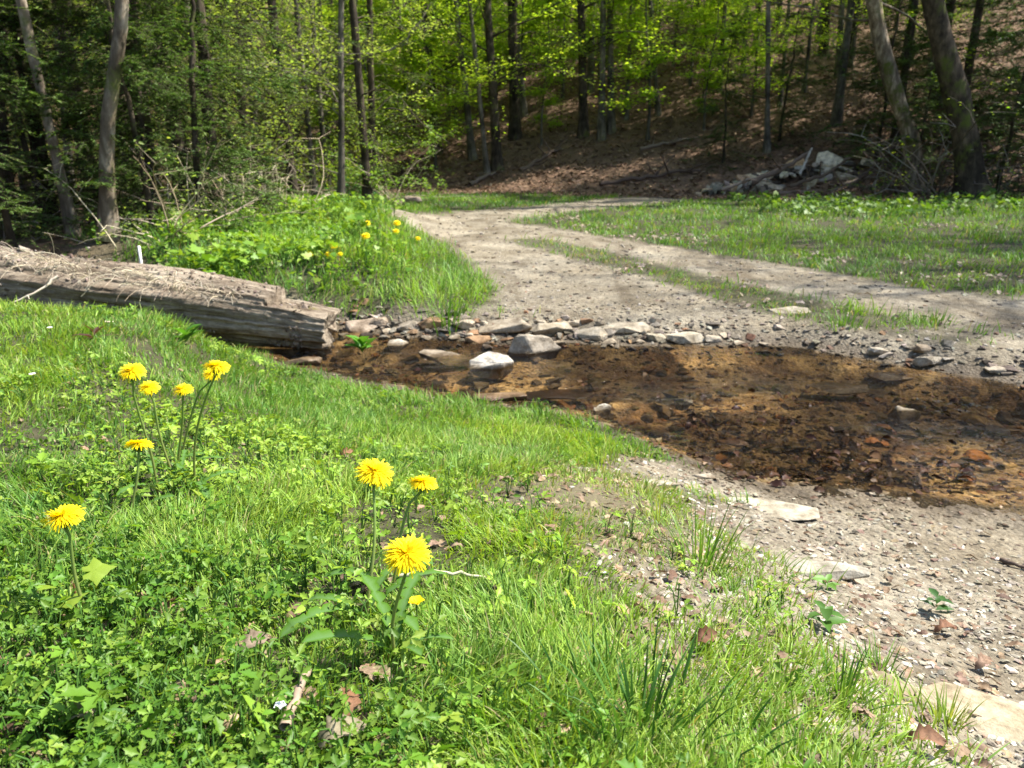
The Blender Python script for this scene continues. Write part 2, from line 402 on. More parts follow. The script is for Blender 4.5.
def water_mat():
    m, nt, out = newmat('shallow_water'); N = NT(nt)
    tc = N.n('TexCoord').outputs['Object']
    mp = N.n('Mapping'); N.l(tc, mp.inputs[0]); mp.inputs['Scale'].default_value = (1.0, 1.6, 1)
    n1 = N.noise(mp.outputs[0], 9, 3, 0.55, 0.6); n2 = N.noise(mp.outputs[0], 62, 3, 0.65, 0.3)
    n3 = N.noise(tc, 1.7, 3, 0.5); rf = N.ramp(n3, [(0.42, (0.15, 0.15, 0.15)), (0.60, (3.6, 3.6, 3.6))])
    h = N.math('ADD', N.math('MULTIPLY', n1, 1.0), N.math('MULTIPLY', N.math('MULTIPLY', n2, rf), 0.9))
    bp = N.n('Bump', i_Strength=0.85, i_Distance=0.028); N.l(h, bp.inputs['Height'])
    fr = N.n('Fresnel', i_IOR=1.33); N.l(bp.outputs[0], fr.inputs['Normal'])
    tr = N.n('BsdfTransparent'); tr.inputs[0].default_value = (0.95, 0.89, 0.76, 1)
    gl = N.n('BsdfGlossy', i_Roughness=0.03); N.l(bp.outputs[0], gl.inputs['Normal'])
    mx = N.n('MixShader'); N.l(fr.outputs[0], mx.inputs[0]); N.l(tr.outputs[0], mx.inputs[1]); N.l(gl.outputs[0], mx.inputs[2])
    N.l(mx.outputs[0], out.inputs[0]); return m

# ------------------------------------------------------------------ ground sheet
def build_ground():
    th = np.concatenate([np.linspace(-180, -52, 40, endpoint=False), np.linspace(-52, 52, 430, endpoint=False), np.linspace(52, 180, 40, endpoint=False)]) * PI / 180
    r = np.concatenate([[0.02, 0.1, 0.2], np.geomspace(0.3, 20, 480, endpoint=False), np.geomspace(20, 260, 90)])
    A, R = np.meshgrid(th, r)
    x = R * np.sin(A); y = R * np.cos(A); z = zfun(x, y)
    g, gv, bd, li, dr, st, bk = masks(x, y)
    yn, yf = y_near(x), y_far(x)
    c = np.minimum(y - yn, yf - y)
    wet = sm(-0.20, -0.04, c + 0.04 * fbm(x * 8, y * 8, 2, 2)) * 0.9 * (1 - bd)
    z = z + gv * 0.003 * fbm(x * 60, y * 60, 2, 2) * (R < 8)
    V = np.stack([x, y, z], -1).reshape(-1, 3)
    nr, nt_ = A.shape
    i = np.arange(nr - 1)[:, None] * nt_; j = np.arange(nt_)[None]; j2 = (j + 1) % nt_
    q = np.stack([i + j, i + j2, i + nt_ + j2, i + nt_ + j], -1).reshape(-1, 4)
    cap = np.arange(nt_)[::-1][None]
    me = make_mesh('ground', V, [q[:, ::-1], cap[:, ::-1]], None, True, ground_mat(),
                   dict(gravel=gv.ravel(), bed=bd.ravel(), litter=li.ravel(), dry=(dr * g).ravel(), wet=wet.ravel()))
    tag(link('ground', me), kind='structure')
    # water sheet
    xs = np.arange(-3.2, 4.2, 0.009); ys = np.arange(1.2, 5.0, 0.009)
    X, Y = np.meshgrid(xs, ys)
    keep = (Y > y_near(X) - 0.22) & (Y < y_far(X) + 0.12)
    rif = 0.5 + 0.5 * vn(X * 1.3, Y * 1.3, 9.0)
    Z = 0.002 + (0.0035 * rif) * (fbm(X * 9, Y * 13, 1.5, 3)) * 2
    rm = sm(.02, .35, fbm(X * 1.9, Y * 2.6, 71., 3)) * sm(-.6, .2, X) + .25 * sm(.15, .4, fbm(X * 5, Y * 5, 72., 2))
    Z = Z + .0062 * rm * (vn(X * 24, Y * 34, 3.0) + .6 * vn(X * 52, Y * 60, 4.0))
    idx = -np.ones(X.shape, int); idx[keep] = np.arange(keep.sum())
    V = np.stack([X[keep], Y[keep], Z[keep]], -1)
    a, b, c2, d = idx[:-1, :-1], idx[:-1, 1:], idx[1:, 1:], idx[1:, :-1]
    ok = (a >= 0) & (b >= 0) & (c2 >= 0) & (d >= 0)
    me = make_mesh('water', V, [np.stack([a[ok], b[ok], c2[ok], d[ok]], -1)], None, True, water_mat())
    tag(link('water', me), kind='structure')
build_ground()

# ------------------------------------------------------------------ sampling in the view sector
def sample(n, r0, r1, half=48, power=0.0, r=rng):
    """points with radial density; power 0 = log-uniform"""
    a = np.radians(r.uniform(-half, half, n))
    u = r.uniform(0, 1, n)
    if power == 0: R = r0 * (r1 / r0) ** u
    else: R = (r0 ** power + u * (r1 ** power - r0 ** power)) ** (1 / power)
    return R * np.sin(a), R * np.cos(a)
def colmix(a, b, t, jit=0.0, n=None):
    t = np.asarray(t)[:, None]; c = np.array(a)[None] * (1 - t) + np.array(b)[None] * t
    if jit: c = c * rng.uniform(1 - jit, 1 + jit, (len(c), 1)) * rng.uniform(1 - jit * 0.4, 1 + jit * 0.4, c.shape)
    return np.clip(c, 0, 1)

def blades(x, y, z, L, Wd, lean, bend, az, col, S=4, tipcol=None):
    N = len(x); V = np.zeros((N, 2 * S + 1, 3)); p = np.stack([x, y, z - 0.004], 1)
    h = np.stack([np.cos(az), np.sin(az)], 1); side = np.stack([-np.sin(az), np.cos(az), np.zeros(N)], 1)
    tw = rng.uniform(-0.9, 0.9, N)
    sv = side * np.cos(tw)[:, None]; sv[:, :2] += h * np.sin(tw)[:, None]
    for k in range(S + 1):
        t = k / S; w = Wd * (1 - 0.15 * t - 0.75 * t * t) * 0.5
        if k < S:
            V[:, 2 * k] = p - sv * w[:, None]; V[:, 2 * k + 1] = p + sv * w[:, None]
        else: V[:, 2 * S] = p
        a = lean + bend * (t + 0.5 / S)
        step = (L / S)[:, None]
        p = p + np.concatenate([h * np.sin(a)[:, None], np.cos(a)[:, None]], 1) * step
    fq = np.array([[2 * k, 2 * k + 1, 2 * k + 3, 2 * k + 2] for k in range(S - 1)])
    ft = np.array([[2 * S - 2, 2 * S - 1, 2 * S]])
    off = (np.arange(N) * (2 * S + 1))[:, None, None]
    F4 = (fq[None] + off).reshape(-1, 4); F3 = (ft[None] + off).reshape(-1, 3)
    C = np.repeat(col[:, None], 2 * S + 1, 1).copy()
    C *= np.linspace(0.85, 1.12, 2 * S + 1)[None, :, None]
    return V.reshape(-1, 3), [F4, F3], np.clip(C.reshape(-1, 3), 0, 1)

def pix_x(x, y): return 512 + F * x / np.maximum(y, 0.05)

def grass_layer(n, r0, r1, S, lenf, widf, cols, name, label, powr=0.0, pred=None, near=True):
    x, y = sample(n, r0, r1, 47, powr)
    g, gv, bd, li, dr, st, bk = masks(x, y)
    isn = (y_near(x) - y) > 0
    tuft = fbm(x * 5.5, y * 5.5, 8.1, 3); big = fbm(x * 1.4, y * 1.4, 2.2, 3)
    dens = g * (1 - 0.42 * dr)
    if near:
        dens = dens * np.clip(0.85 + 1.1 * tuft, 0.40, 1)
        # tufts of grass running out onto the gravel
        edge_t = 0.5 * sm(-0.30, 0.0, -sdf(x, y, gravel_poly) + 0.0) * sm(0.12, 0.30, fbm(x * 3.2, y * 3.2, 33.0, 3)) * isn * sm(0.3, 0.5, y_near(x) - y)
        dens = np.maximum(dens, 0.8 * edge_t)
    else:
        dens = dens * np.maximum(np.clip(0.62 + 1.7 * tuft, 0.08, 1), .75 * (bk > .4)) * np.where(st > 0.4, 0.9, 1)
        dens = dens * (1 - li)
    if pred is not None: dens = dens * pred(x, y, isn)
    k = rng.uniform(0, 1, n) < dens
    x, y, tuft, big, dr, st, bk = [q[k] for q in (x, y, tuft, big, dr, st, bk)]
    N = len(x); z = zfun(x, y)
    L = lenf(x, y, tuft, st, bk) * rng.uniform(0.45, 1.25, N) * (1 - 0.45 * dr)
    W = widf(x, y) * rng.uniform(0.6, 1.3, N)
    az = 2.2 * fbm(x * 4, y * 4, 12.0, 2) * PI + rng.normal(0, 1.1, N)
    lean = np.abs(rng.normal(0.15, 0.45, N)); bend = rng.uniform(0.1, 1.7, N)
    t = np.clip(0.5 + 1.0 * big + rng.normal(0, 0.28, N), 0, 1)
    c = colmix(cols[0], cols[1], t, 0.25)
    q_ = sm(-.1, .35, fbm(x * 2.6, y * 2.6, 41., 3) + rng.normal(0, .12, N))[:, None] * .5; c = c * (1 - q_) + np.array([[.07, .19, .045]]) * rng.uniform(.7, 1.5, (N, 1)) * q_
    yel = rng.uniform(0, 1, N) < (0.07 + 0.40 * dr + 0.20 * st)
    c[yel] = colmix((0.42, 0.36, 0.17), (0.30, 0.30, 0.09), rng.uniform(0, 1, yel.sum()), 0.2)
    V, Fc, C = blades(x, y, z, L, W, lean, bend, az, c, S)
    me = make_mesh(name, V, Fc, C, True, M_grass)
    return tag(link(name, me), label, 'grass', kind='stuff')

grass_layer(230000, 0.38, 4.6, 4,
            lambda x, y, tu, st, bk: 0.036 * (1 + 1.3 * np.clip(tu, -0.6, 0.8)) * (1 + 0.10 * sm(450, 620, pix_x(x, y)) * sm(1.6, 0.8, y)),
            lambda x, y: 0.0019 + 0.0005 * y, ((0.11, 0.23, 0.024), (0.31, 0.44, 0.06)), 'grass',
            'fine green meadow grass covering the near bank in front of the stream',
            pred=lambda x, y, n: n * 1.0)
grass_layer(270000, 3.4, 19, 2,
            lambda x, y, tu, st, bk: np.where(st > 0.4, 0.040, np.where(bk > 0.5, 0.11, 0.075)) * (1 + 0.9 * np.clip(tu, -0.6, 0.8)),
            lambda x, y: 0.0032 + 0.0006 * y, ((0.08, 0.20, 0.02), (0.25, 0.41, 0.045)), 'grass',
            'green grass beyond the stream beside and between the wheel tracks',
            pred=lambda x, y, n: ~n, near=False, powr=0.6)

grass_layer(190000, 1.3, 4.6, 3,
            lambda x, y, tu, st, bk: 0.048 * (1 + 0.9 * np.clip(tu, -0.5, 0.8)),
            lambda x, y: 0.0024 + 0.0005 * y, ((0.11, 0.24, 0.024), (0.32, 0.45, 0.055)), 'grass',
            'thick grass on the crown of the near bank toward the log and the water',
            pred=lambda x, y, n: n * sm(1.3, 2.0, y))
# ---- broad ground cover leaves
def lobed_leaf():
    # three-lobed leaf, length 1 along +x
    ang = np.radians([180, 150, 118, 95, 75, 52, 32, 15, 0, -15, -32, -52, -75, -95, -118, -150])
    rad = np.array([0.08, 0.25, 0.52, 0.60, 0.38, 0.62, 0.45, 0.62, 0.72, 0.62, 0.45, 0.62, 0.38, 0.60, 0.52, 0.25])
    P = np.stack([0.3 + rad * np.cos(ang), rad * np.sin(ang), 0.10 * np.abs(np.sin(ang)) * rad - 0.12 * rad * rad * np.cos(ang) ** 2], 1)
    V = np.concatenate([[[0.28, 0, 0.02]], P]); n = len(P)
    return V, [np.array([[0, 1 + i, 1 + (i + 1) % n] for i in range(n)])]
def oval_leaf(w=0.5, fold=0.12, droop=0.2):
    V = [(0, 0, 0), (0.3, w * 0.45, fold), (0.65, w * 0.42, fold - droop * 0.4), (1, 0, -droop), (0.65, -w * 0.42, fold - droop * 0.4), (0.3, -w * 0.45, fold), (0.33, 0, 0), (0.66, 0, -droop * 0.4)]
    return np.array(V), [np.array([[0, 6, 1], [0, 5, 6], [3, 2, 7], [3, 7, 4]]), np.array([[1, 6, 7, 2], [6, 5, 4, 7]])]
def trifoliate():
    o = np.array([(0, 0), (.25, .09), (.42, .27), (.55, .17), (.74, .25), (.80, .10), (1, 0), (.80, -.10), (.74, -.25), (.55, -.17), (.42, -.27), (.25, -.09)])
    Vs, Fs = [], []
    for k, (an, sc) in enumerate(((0, .75), (1.25, .62), (-1.25, .62))):
        p = o * sc; x = p[:, 0] * math.cos(an) - p[:, 1] * math.sin(an); y = p[:, 0] * math.sin(an) + p[:, 1] * math.cos(an); z = .35 * np.abs(p[:, 1]) - .18 * p[:, 0] ** 2
        m = np.array([[.5 * sc * math.cos(an), .5 * sc * math.sin(an), -.05]]); Vs.append(np.concatenate([m, np.stack([x, y, z], 1)]))
        b = 13 * k; Fs += [[b, b + 1 + i, b + 1 + (i + 1) % 12] for i in range(12)]
    return np.concatenate(Vs), [np.array(Fs)]
LOB, OVL = lobed_leaf(), oval_leaf(); TRI = trifoliate(); NAR = oval_leaf(.32, .08, .15)
SPEAR = oval_leaf(0.22, 0.04, 0.25)

def cover(n, r0, r1, size, prob, name, label, hmax, leaves=6, cols=((0.09, 0.20, 0.018), (0.31, 0.45, 0.05)), tmpl=(TRI, OVL, NAR, TRI), powr=0.0):
    x, y = sample(n, r0, r1, 47, powr)
    g, gv, bd, li, dr, st, bk = masks(x, y)
    p = prob(x, y, g * (1 - dr), bk) * np.clip(0.5 + 1.6 * fbm(x * 3, y * 3, 77.0, 3), 0, 1)
    k = rng.uniform(0, 1, n) < p
    x, y, bk = x[k], y[k], bk[k]; N = len(x)
    X = np.repeat(x, leaves); Y = np.repeat(y, leaves); Z = zfun(X, Y)
    s = size(X, Y) * np.exp(rng.normal(-.1, .38, len(X)))
    a = rng.uniform(0, 2 * PI, len(X)); rr = rng.uniform(0.1, 1.4, len(X)) * size(X, Y)
    hh = rng.uniform(0.15, 1.0, len(X)) * hmax(X, Y)
    pos = np.stack([X + rr * np.cos(a), Y + rr * np.sin(a), Z + hh], 1)
    d = np.stack([np.cos(a), np.sin(a), rng.normal(0.05, 0.45, len(X))], 1)
    nn = np.stack([rng.normal(0, 0.6, len(X)), rng.normal(0, 0.6, len(X)), np.ones(len(X))], 1)
    R = frames(d, nn)
    t = np.clip(0.5 + fbm(X * 2.5, Y * 2.5, 55., 2) + rng.normal(0, 0.25, len(X)), 0, 1)
    c = colmix(cols[0], cols[1], t, 0.2)
    acc = Acc(); pick = np.repeat(rng.integers(0, len(tmpl), N), leaves)
    for i, (tv, tf) in enumerate(tmpl):
        m = pick == i
        acc.add(*scatter(tv, tf, pos[m], R[m], np.minimum(s[m] * (1.0 if len(tv) > 12 else .58), .03 + .02 * Y[m]), c[m]))
    # petioles
    m = rng.uniform(0, 1, len(X)) < 0.5
    P = np.stack([np.stack([X[m], Y[m], Z[m]], 1), (np.stack([X[m], Y[m], Z[m] + hh[m] * 0.7], 1) + pos[m]) / 2, pos[m]], 1)
    acc.add(*tubes(P, np.full((m.sum(), 3), 0.0007) * (1 + Y[m] * 0.3)[:, None], 3), np.array((0.10, 0.22, 0.04)))
    return tag(link(name, acc.mesh(name, M_grass)), label, 'ground cover', kind='stuff')
cover(11000, 0.42, 3.8, lambda x, y: 0.0125 + 0.0024 * y, lambda x, y, g, bk: g * (y < y_near(x)) * (0.16 + 0.48 * sm(480, 250, pix_x(x, y))),
      'ground_cover', 'low cut leaves creeping through the grass of the near bank', lambda x, y: 0.045 + 0 * x, 7)
cover(34000, 3.6, 11, lambda x, y: 0.024 + 0.002 * y, lambda x, y, g, bk: (y > y_far(x)) * (0.9 * bk + 0.15 * g) * np.where(x < -0.2, 1, 0.6) * sm(-0.45, -1.2, x + 0.1 * (y - 4)) * np.clip(.85 + 1.2 * fbm(x * 1.5, y * 1.5, 9, 3), .35, 1),
      'ground_cover', 'lush leafy green herbs covering the bank behind the log', lambda x, y: 0.10 + .10 * vn(x * 2, y * 2, 2), 7, ((0.10, 0.22, 0.018), (0.27, 0.41, 0.045)), (LOB, OVL), 0.5)
cover(9000, 9, 17, lambda x, y: 0.05 + 0 * x, lambda x, y, g, bk: (x > 3.5) * (y > 9.5) * g,
      'ground_cover', 'leafy green herbs under the trees at the edge of the right meadow', lambda x, y: 0.14 + 0 * x, 6, ((0.07, 0.16, 0.018), (0.17, 0.28, 0.04)), (LOB, OVL), 1.0)

# ------------------------------------------------------------------ stones
def hull(seed, dims, npts=18, bev=0.04, rough=0.0, sub=0):
    r = random.Random(seed); bm = bmesh.new()
    for _ in range(npts):
        v = Vector((r.gauss(0, 1), r.gauss(0, 1), r.gauss(0, 1))).normalized() * r.uniform(0.86, 1.0)
        v = Vector([max(-0.78, min(0.78, c)) / 0.78 for c in v])
        bm.verts.new((v.x * dims[0] / 2, v.y * dims[1] / 2, v.z * dims[2] / 2))
    bmesh.ops.convex_hull(bm, input=bm.verts)
    for v in [v for v in bm.verts if not v.link_faces]: bm.verts.remove(v)
    bmesh.ops.dissolve_limit(bm, angle_limit=0.22, verts=bm.verts, edges=bm.edges)
    if bev: bmesh.ops.bevel(bm, geom=list(bm.edges), offset=min(dims) * bev, segments=2, affect='EDGES', profile=0.6)
    bmesh.ops.triangulate(bm, faces=bm.faces)
    if sub:
        for _ in range(sub):
            e = [e for e in bm.edges if e.calc_length() > max(dims) * 0.09]
            bmesh.ops.subdivide_edges(bm, edges=e, cuts=1, use_grid_fill=False)
            bmesh.ops.triangulate(bm, faces=bm.faces)
        bm.normal_update()
        co = np.array([v.co[:] for v in bm.verts]) / max(dims)
        n = fbm(co[:, 0] * 4 + seed, co[:, 1] * 4, co[:, 2] * 4, 4) + 0.6 * np.abs(fbm(co[:, 0] * 9, co[:, 1] * 9 + seed, co[:, 2] * 14, 3))
        for v, k in zip(bm.verts, n): v.co += v.normal * float(k) * rough * min(dims)
    V = np.array([v.co[:] for v in bm.verts]); Fc = np.array([[v.index for v in f.verts] for f in bm.faces])
    bm.free(); return V, Fc
PEB = []
for i in range(7):
    v, f = hull(100 + i, (1, 0.75, 0.42 + 0.05 * (i % 3)), 11, 0.0)
    PEB.append((v, [f]))
def pebbles(n, r0, r1, size, prob, name, label, cols, powr=0.0, mat=None, sink=0.15, half=47, cat='pebbles', flatn=0.25):
    x, y = sample(n, r0, r1, half, powr)
    k = rng.uniform(0, 1, n) < prob(x, y); x, y = x[k], y[k]; N = len(x)
    s = size(x, y) * np.exp(np.clip(rng.normal(0, 0.5, N), -1.2, .75)); z = zfun(x, y) + s * (0.2 - sink)
    nn = np.stack([rng.normal(0, flatn, N), rng.normal(0, flatn, N), np.ones(N)], 1)
    R = frames(rdir(N, -0.2, 0.2), nn)
    t = rng.uniform(0, 1, N) ** 1.3
    c = colmix(cols[0], cols[1], t, 0.15)
    if len(cols) > 2:
        m = rng.uniform(0, 1, N) < 0.18; c[m] = colmix(cols[2], cols[2], t[m], 0.25)
    acc = Acc(); pick = rng.integers(0, len(PEB), N)
    sc = np.stack([s, s * rng.uniform(0.6, 1.1, N), s * rng.uniform(0.5, 1.1, N)], 1)
    for i, (tv, tf) in enumerate(PEB):
        m = pick == i; acc.add(*scatter(tv, tf, np.stack([x, y, z], 1)[m], R[m], sc[m], c[m]))
    return tag(link(name, acc.mesh(name, mat or M_stone, False)), label, cat, kind='stuff')
def p_near(x, y):
    m = masks(x, y); return m[1] * (y < y_near(x)) * np.clip(0.7 + fbm(x * 5, y * 5, 3, 2), 0.2, 1) + 0.06 * m[4] * (y < y_near(x))
def p_far(x, y):
    m = masks(x, y); df = y - y_far(x); return m[1] * (df > -0.02) * (0.25 + 0.75 * sm(1.0, 0.1, df))
def p_bed(x, y): return masks(x, y)[2]
pebbles(60000, 0.45, 3.3, lambda x, y: 0.0055 + 0.0020 * y, p_near, 'pebbles', 'small pale gravel chips on the near shore of the stream',
        ((0.18, 0.155, 0.115), (0.54, 0.50, 0.41), (0.24, 0.17, 0.12)))
pebbles(45000, 3.0, 13, lambda x, y: 0.012 + 0.0012 * y, p_far, 'pebbles', 'pale gravel of the dirt road beyond the stream',
        ((0.12, 0.10, 0.08), (0.40, 0.36, 0.30), (0.20, 0.15, 0.10)), 0.4)
pebbles(15000, 1.6, 4.6, lambda x, y: 0.019 + 0 * x, p_bed, 'pebbles', 'brown and orange pebbles lying under the shallow water',
        ((0.09, 0.065, 0.035), (0.42, 0.32, 0.17), (0.36, 0.18, 0.06)), 0.5, sink=0.24, flatn=0.2)

pebbles(15000, 2.4, 5.2, lambda x, y: 0.036 + 0 * x, lambda x, y: np.exp(-((y - y_far(x) - .10) / .13) ** 2) * (x > -1.5) * (.35 + .65 * sm(1.2, .2, x)), 'rubble', 'small angular rubble between the larger stones at the far water edge',
        ((0.10, 0.08, 0.06), (0.40, 0.35, 0.28), (0.24, 0.14, 0.08)), 0.6, cat='rubble', flatn=.5)
pebbles(1100, 1.7, 4.6, lambda x, y: 0.050 + 0 * x, lambda x, y: sm(.08, .22, np.minimum(y - y_near(x), y_far(x) - y)), 'cobbles', 'flat olive and orange cobbles on the stream bed under the water',
        ((0.12, 0.09, 0.045), (0.42, 0.32, 0.15), (0.46, 0.22, 0.05)), 0.5, sink=0.10, flatn=0.15, cat='cobbles')
# individual stones, by image place, width in pixels
rock_n = 0
def stone(px, py, wpx, dims, label, cat='stone', group=None, col=(0.5, 0.47, 0.42), rz=0.0, tilt=(0, 0), up=0.3, wet=False, name='stone', base=None, seed=None, npts=18):
    """wpx: image width; dims: relative (1, depth, height); up: part of the height above the ground"""
    global rock_n; rock_n += 1
    p = G(px, py) if base is None else np.array(base)
    if base is None and p[2] < 0: q = flat(px, py, 0.0); p = np.array([q[0], q[1], max(gz(*q), -0.03)])
    dist = np.linalg.norm(p - [0, 0, CZ]); w = wpx * dist / F * 1.02
    D = (w, w * dims[1], w * dims[2])
    V, Fc = hull(seed or 300 + rock_n * 7, D, npts, 0.05 if base is None else .02, 0.10 if base is None else .03, 2)
    col = tuple(np.array(col) * ((.74, .70, .63) if base is None else (1.25, 1.10, .90)))
    me = make_mesh(name, V, [Fc], np.tile(col, (len(V), 1)), False, M_wetstone if wet else M_stone)
    o = link(name, me, None, (p[0], p[1] + D[1] * 0.25, p[2] + D[2] * (up - 0.5) * (1.0 if base is not None else .85)), (tilt[0], tilt[1], rz))
    return tag(o, label, cat, group)
S_ = stone
S_(491, 368, 42, (1, .8, .58), 'rounded white grey stone standing at the water edge in mid stream', col=(0.62, 0.60, 0.57), up=.8)
S_(530, 353, 62, (1, .45, .42), 'thick grey slab with a dark shaded front at the far water edge', 'rock slab', col=(0.42, 0.38, 0.33), up=.85, rz=-.1, tilt=(-.1, .1))
S_(446, 357, 56, (1, .42, .2), 'long thin slab tilted down to the right beside the white stone', 'rock slab', col=(0.46, 0.41, 0.35), up=.9, rz=-.3, tilt=(.1, .18))
S_(396, 345, 24, (1, .8, .5), 'small light stone left of the long thin slab', col=(0.55, 0.52, 0.47), up=.8)
S_(362, 332, 40, (1, .6, .35), 'flat pinkish stone just right of the log end', col=(0.48, 0.40, 0.33), up=.8, rz=.2)
S_(602, 411, 22, (1, .8, .8), 'small pale stone with a dark left side poking out of the water', col=(0.62, 0.60, 0.55), up=.75, rz=.5)
S_(908, 411, 27, (1, .7, .62), 'pale pointed stone alone in the right part of the stream', col=(0.56, 0.52, 0.45), up=.75, rz=.3, tilt=(0, -.2))
S_(686, 342, 40, (1, .6, .3), 'rounded pale flat stone at the far water edge below the track', col=(0.56, 0.52, 0.44), up=.7)
S_(655, 341, 22, (1, .6, .4), 'small squat stone left of the rounded pale one at the water edge', col=(0.50, 0.46, 0.38), up=.7)
S_(712, 342, 18, (1, .7, .5), 'small stone right of the rounded pale one at the water edge', col=(0.54, 0.49, 0.42), up=.7)
S_(505, 333, 52, (1, .6, .3), 'broad tan slab above the dark fronted block', 'rock slab', col=(0.50, 0.44, 0.36), up=.8, tilt=(-.1, -.1))
S_(552, 334, 44, (1, .55, .3), 'flat cracked beige stone on the ford edge above the dark block', col=(0.52, 0.47, 0.39), up=.8, rz=.3)
S_(592, 338, 34, (1, .6, .4), 'angular beige stone right of the cracked flat one', col=(0.54, 0.49, 0.41), up=.8, rz=-.5)
S_(626, 331, 46, (1, .6, .25), 'wide flat sandy stone half sunk in the gravel at the ford', col=(0.52, 0.47, 0.39), up=.65)
S_(478, 343, 26, (1, .7, .4), 'rusty brown stone between the long slab and the tan slab', col=(0.38, 0.25, 0.15), up=.7)
S_(432, 327, 30, (1, .6, .4), 'orange brown stone at the foot of the grassy bank', col=(0.42, 0.28, 0.17), up=.7)
S_(409, 329, 26, (1, .6, .35), 'grey angular stone left of the orange brown one', col=(0.40, 0.36, 0.31), up=.8, rz=.6)
S_(464, 328, 22, (1, .7, .5), 'small beige stone under the grass fringe of the bank', col=(0.48, 0.42, 0.34), up=.8)
S_(380, 326, 20, (1, .7, .5), 'small brown stone against the foot of the bank', col=(0.40, 0.33, 0.26), up=.8)
S_(539, 279, 1, (1, 1, 1), 'x', up=.5) if False else None
S_(560, 392, 66, (1, .6, .12), 'brown slab lying just under the water in mid stream', 'rock slab', col=(0.22, 0.13, 0.06), up=.5, wet=True)
S_(500, 400, 54, (1, .5, .14), 'brown wet slab touching the near bank grass', 'rock slab', col=(0.30, 0.20, 0.12), up=.75, wet=True)
S_(300, 364, 40, (1, .5, .25), 'wet glistening stone under the log end', col=(0.22, 0.16, 0.10), up=.7, wet=True)
S_(684, 399, 17, (1, .8, .7), 'dark wet round stone in the middle of the stream', col=(0.07, 0.045, 0.03), up=.6, wet=True)
S_(648, 413, 12, (1, .8, .7), 'tiny glistening stone below the dark round one', col=(0.3, 0.25, 0.2), up=.7, wet=True)
S_(840, 384, 60, (1, .45, .12), 'olive grey slab under the surface toward the far bank', 'rock slab', col=(0.32, 0.24, 0.12), up=.6, wet=True)
S_(900, 372, 50, (1, .5, .15), 'tan submerged slab close to the far right shore', 'rock slab', col=(0.36, 0.25, 0.13), up=.6, wet=True)
S_(735, 437, 30, (1, .6, .2), 'orange stone under the surface near the gravel shore', col=(0.34, 0.17, 0.05), up=.6, wet=True)
S_(930, 365, 26, (1, .7, .5), 'light stone half out of the mud on the far right shore', col=(0.52, 0.47, 0.39), up=.7, rz=.4)
S_(880, 354, 18, (1, .7, .5), 'small pale stone on the far shore by the green tuft', col=(0.56, 0.52, 0.46), up=.75)
S_(924, 352, 16, (1, .7, .5), 'brownish small stone on the muddy slope above the far right shore', col=(0.44, 0.36, 0.27), up=.75)
S_(1000, 372, 20, (1, .6, .3), 'flat little stone at the right end of the far shore', col=(0.48, 0.43, 0.36), up=.65)
S_(790, 312, 40, (1, .7, .12), 'flat white stone set in the centre strip of the track', col=(0.55, 0.50, 0.42), up=.55)
S_(770, 513, 92, (1, .42, .07), 'flat pale slab sunk in the gravel, the one farther from the camera', 'rock slab', col=(0.52, 0.49, 0.42), up=.42, rz=-.25, npts=34)
S_(795, 571, 132, (1, .24, .07), 'long narrow grey slab across the gravel, nearer than the other slab', 'rock slab', col=(0.46, 0.45, 0.41), up=.40, rz=-.12, npts=34)
S_(1010, 735, 120, (1, .45, .13), 'thick cream coloured slab in the bottom right corner', 'rock slab', col=(0.50, 0.44, 0.33), up=.5, rz=-.6, npts=30)
S_(895, 692, 46, (1, .6, .2), 'dull brown stone among the leaves at the bottom right', col=(0.36, 0.30, 0.23), up=.5, rz=-.8)
S_(845, 742, 40, (1, .6, .3), 'grey stone in the shaded hollow at the bottom edge', col=(0.38, 0.35, 0.30), up=.5)
S_(660, 486, 40, (1, .35, .2), 'thin pale stone at the grass edge above the gravel', col=(0.50, 0.46, 0.40), up=.5)
S_(705, 478, 24, (1, .5, .3), 'small pale stone beside the wet shore mud', col=(0.52, 0.48, 0.42), up=.5)
for i, (px, py, w) in enumerate([(520, 326, 15), (540, 324, 13), (575, 325, 16), (600, 325, 13), (645, 333, 12), (560, 345, 14), (610, 345, 16), (470, 338, 14), (455, 340, 13), (425, 340, 14),
                                 (388, 333, 12), (740, 345, 13), (765, 346, 12), (780, 352, 10), (350, 340, 14), (485, 325, 12), (668, 338, 12), (724, 337, 12), (700, 334, 10), (640, 343, 10)]):
    S_(px, py, w, (1, .7, .45), 'fist sized broken stone in the rubble line along the far water edge', group='broken stones along the far water edge',
       col=tuple(np.array((0.50, 0.44, 0.36)) * random.uniform(0.7, 1.15)), up=.75, rz=random.uniform(0, 3))

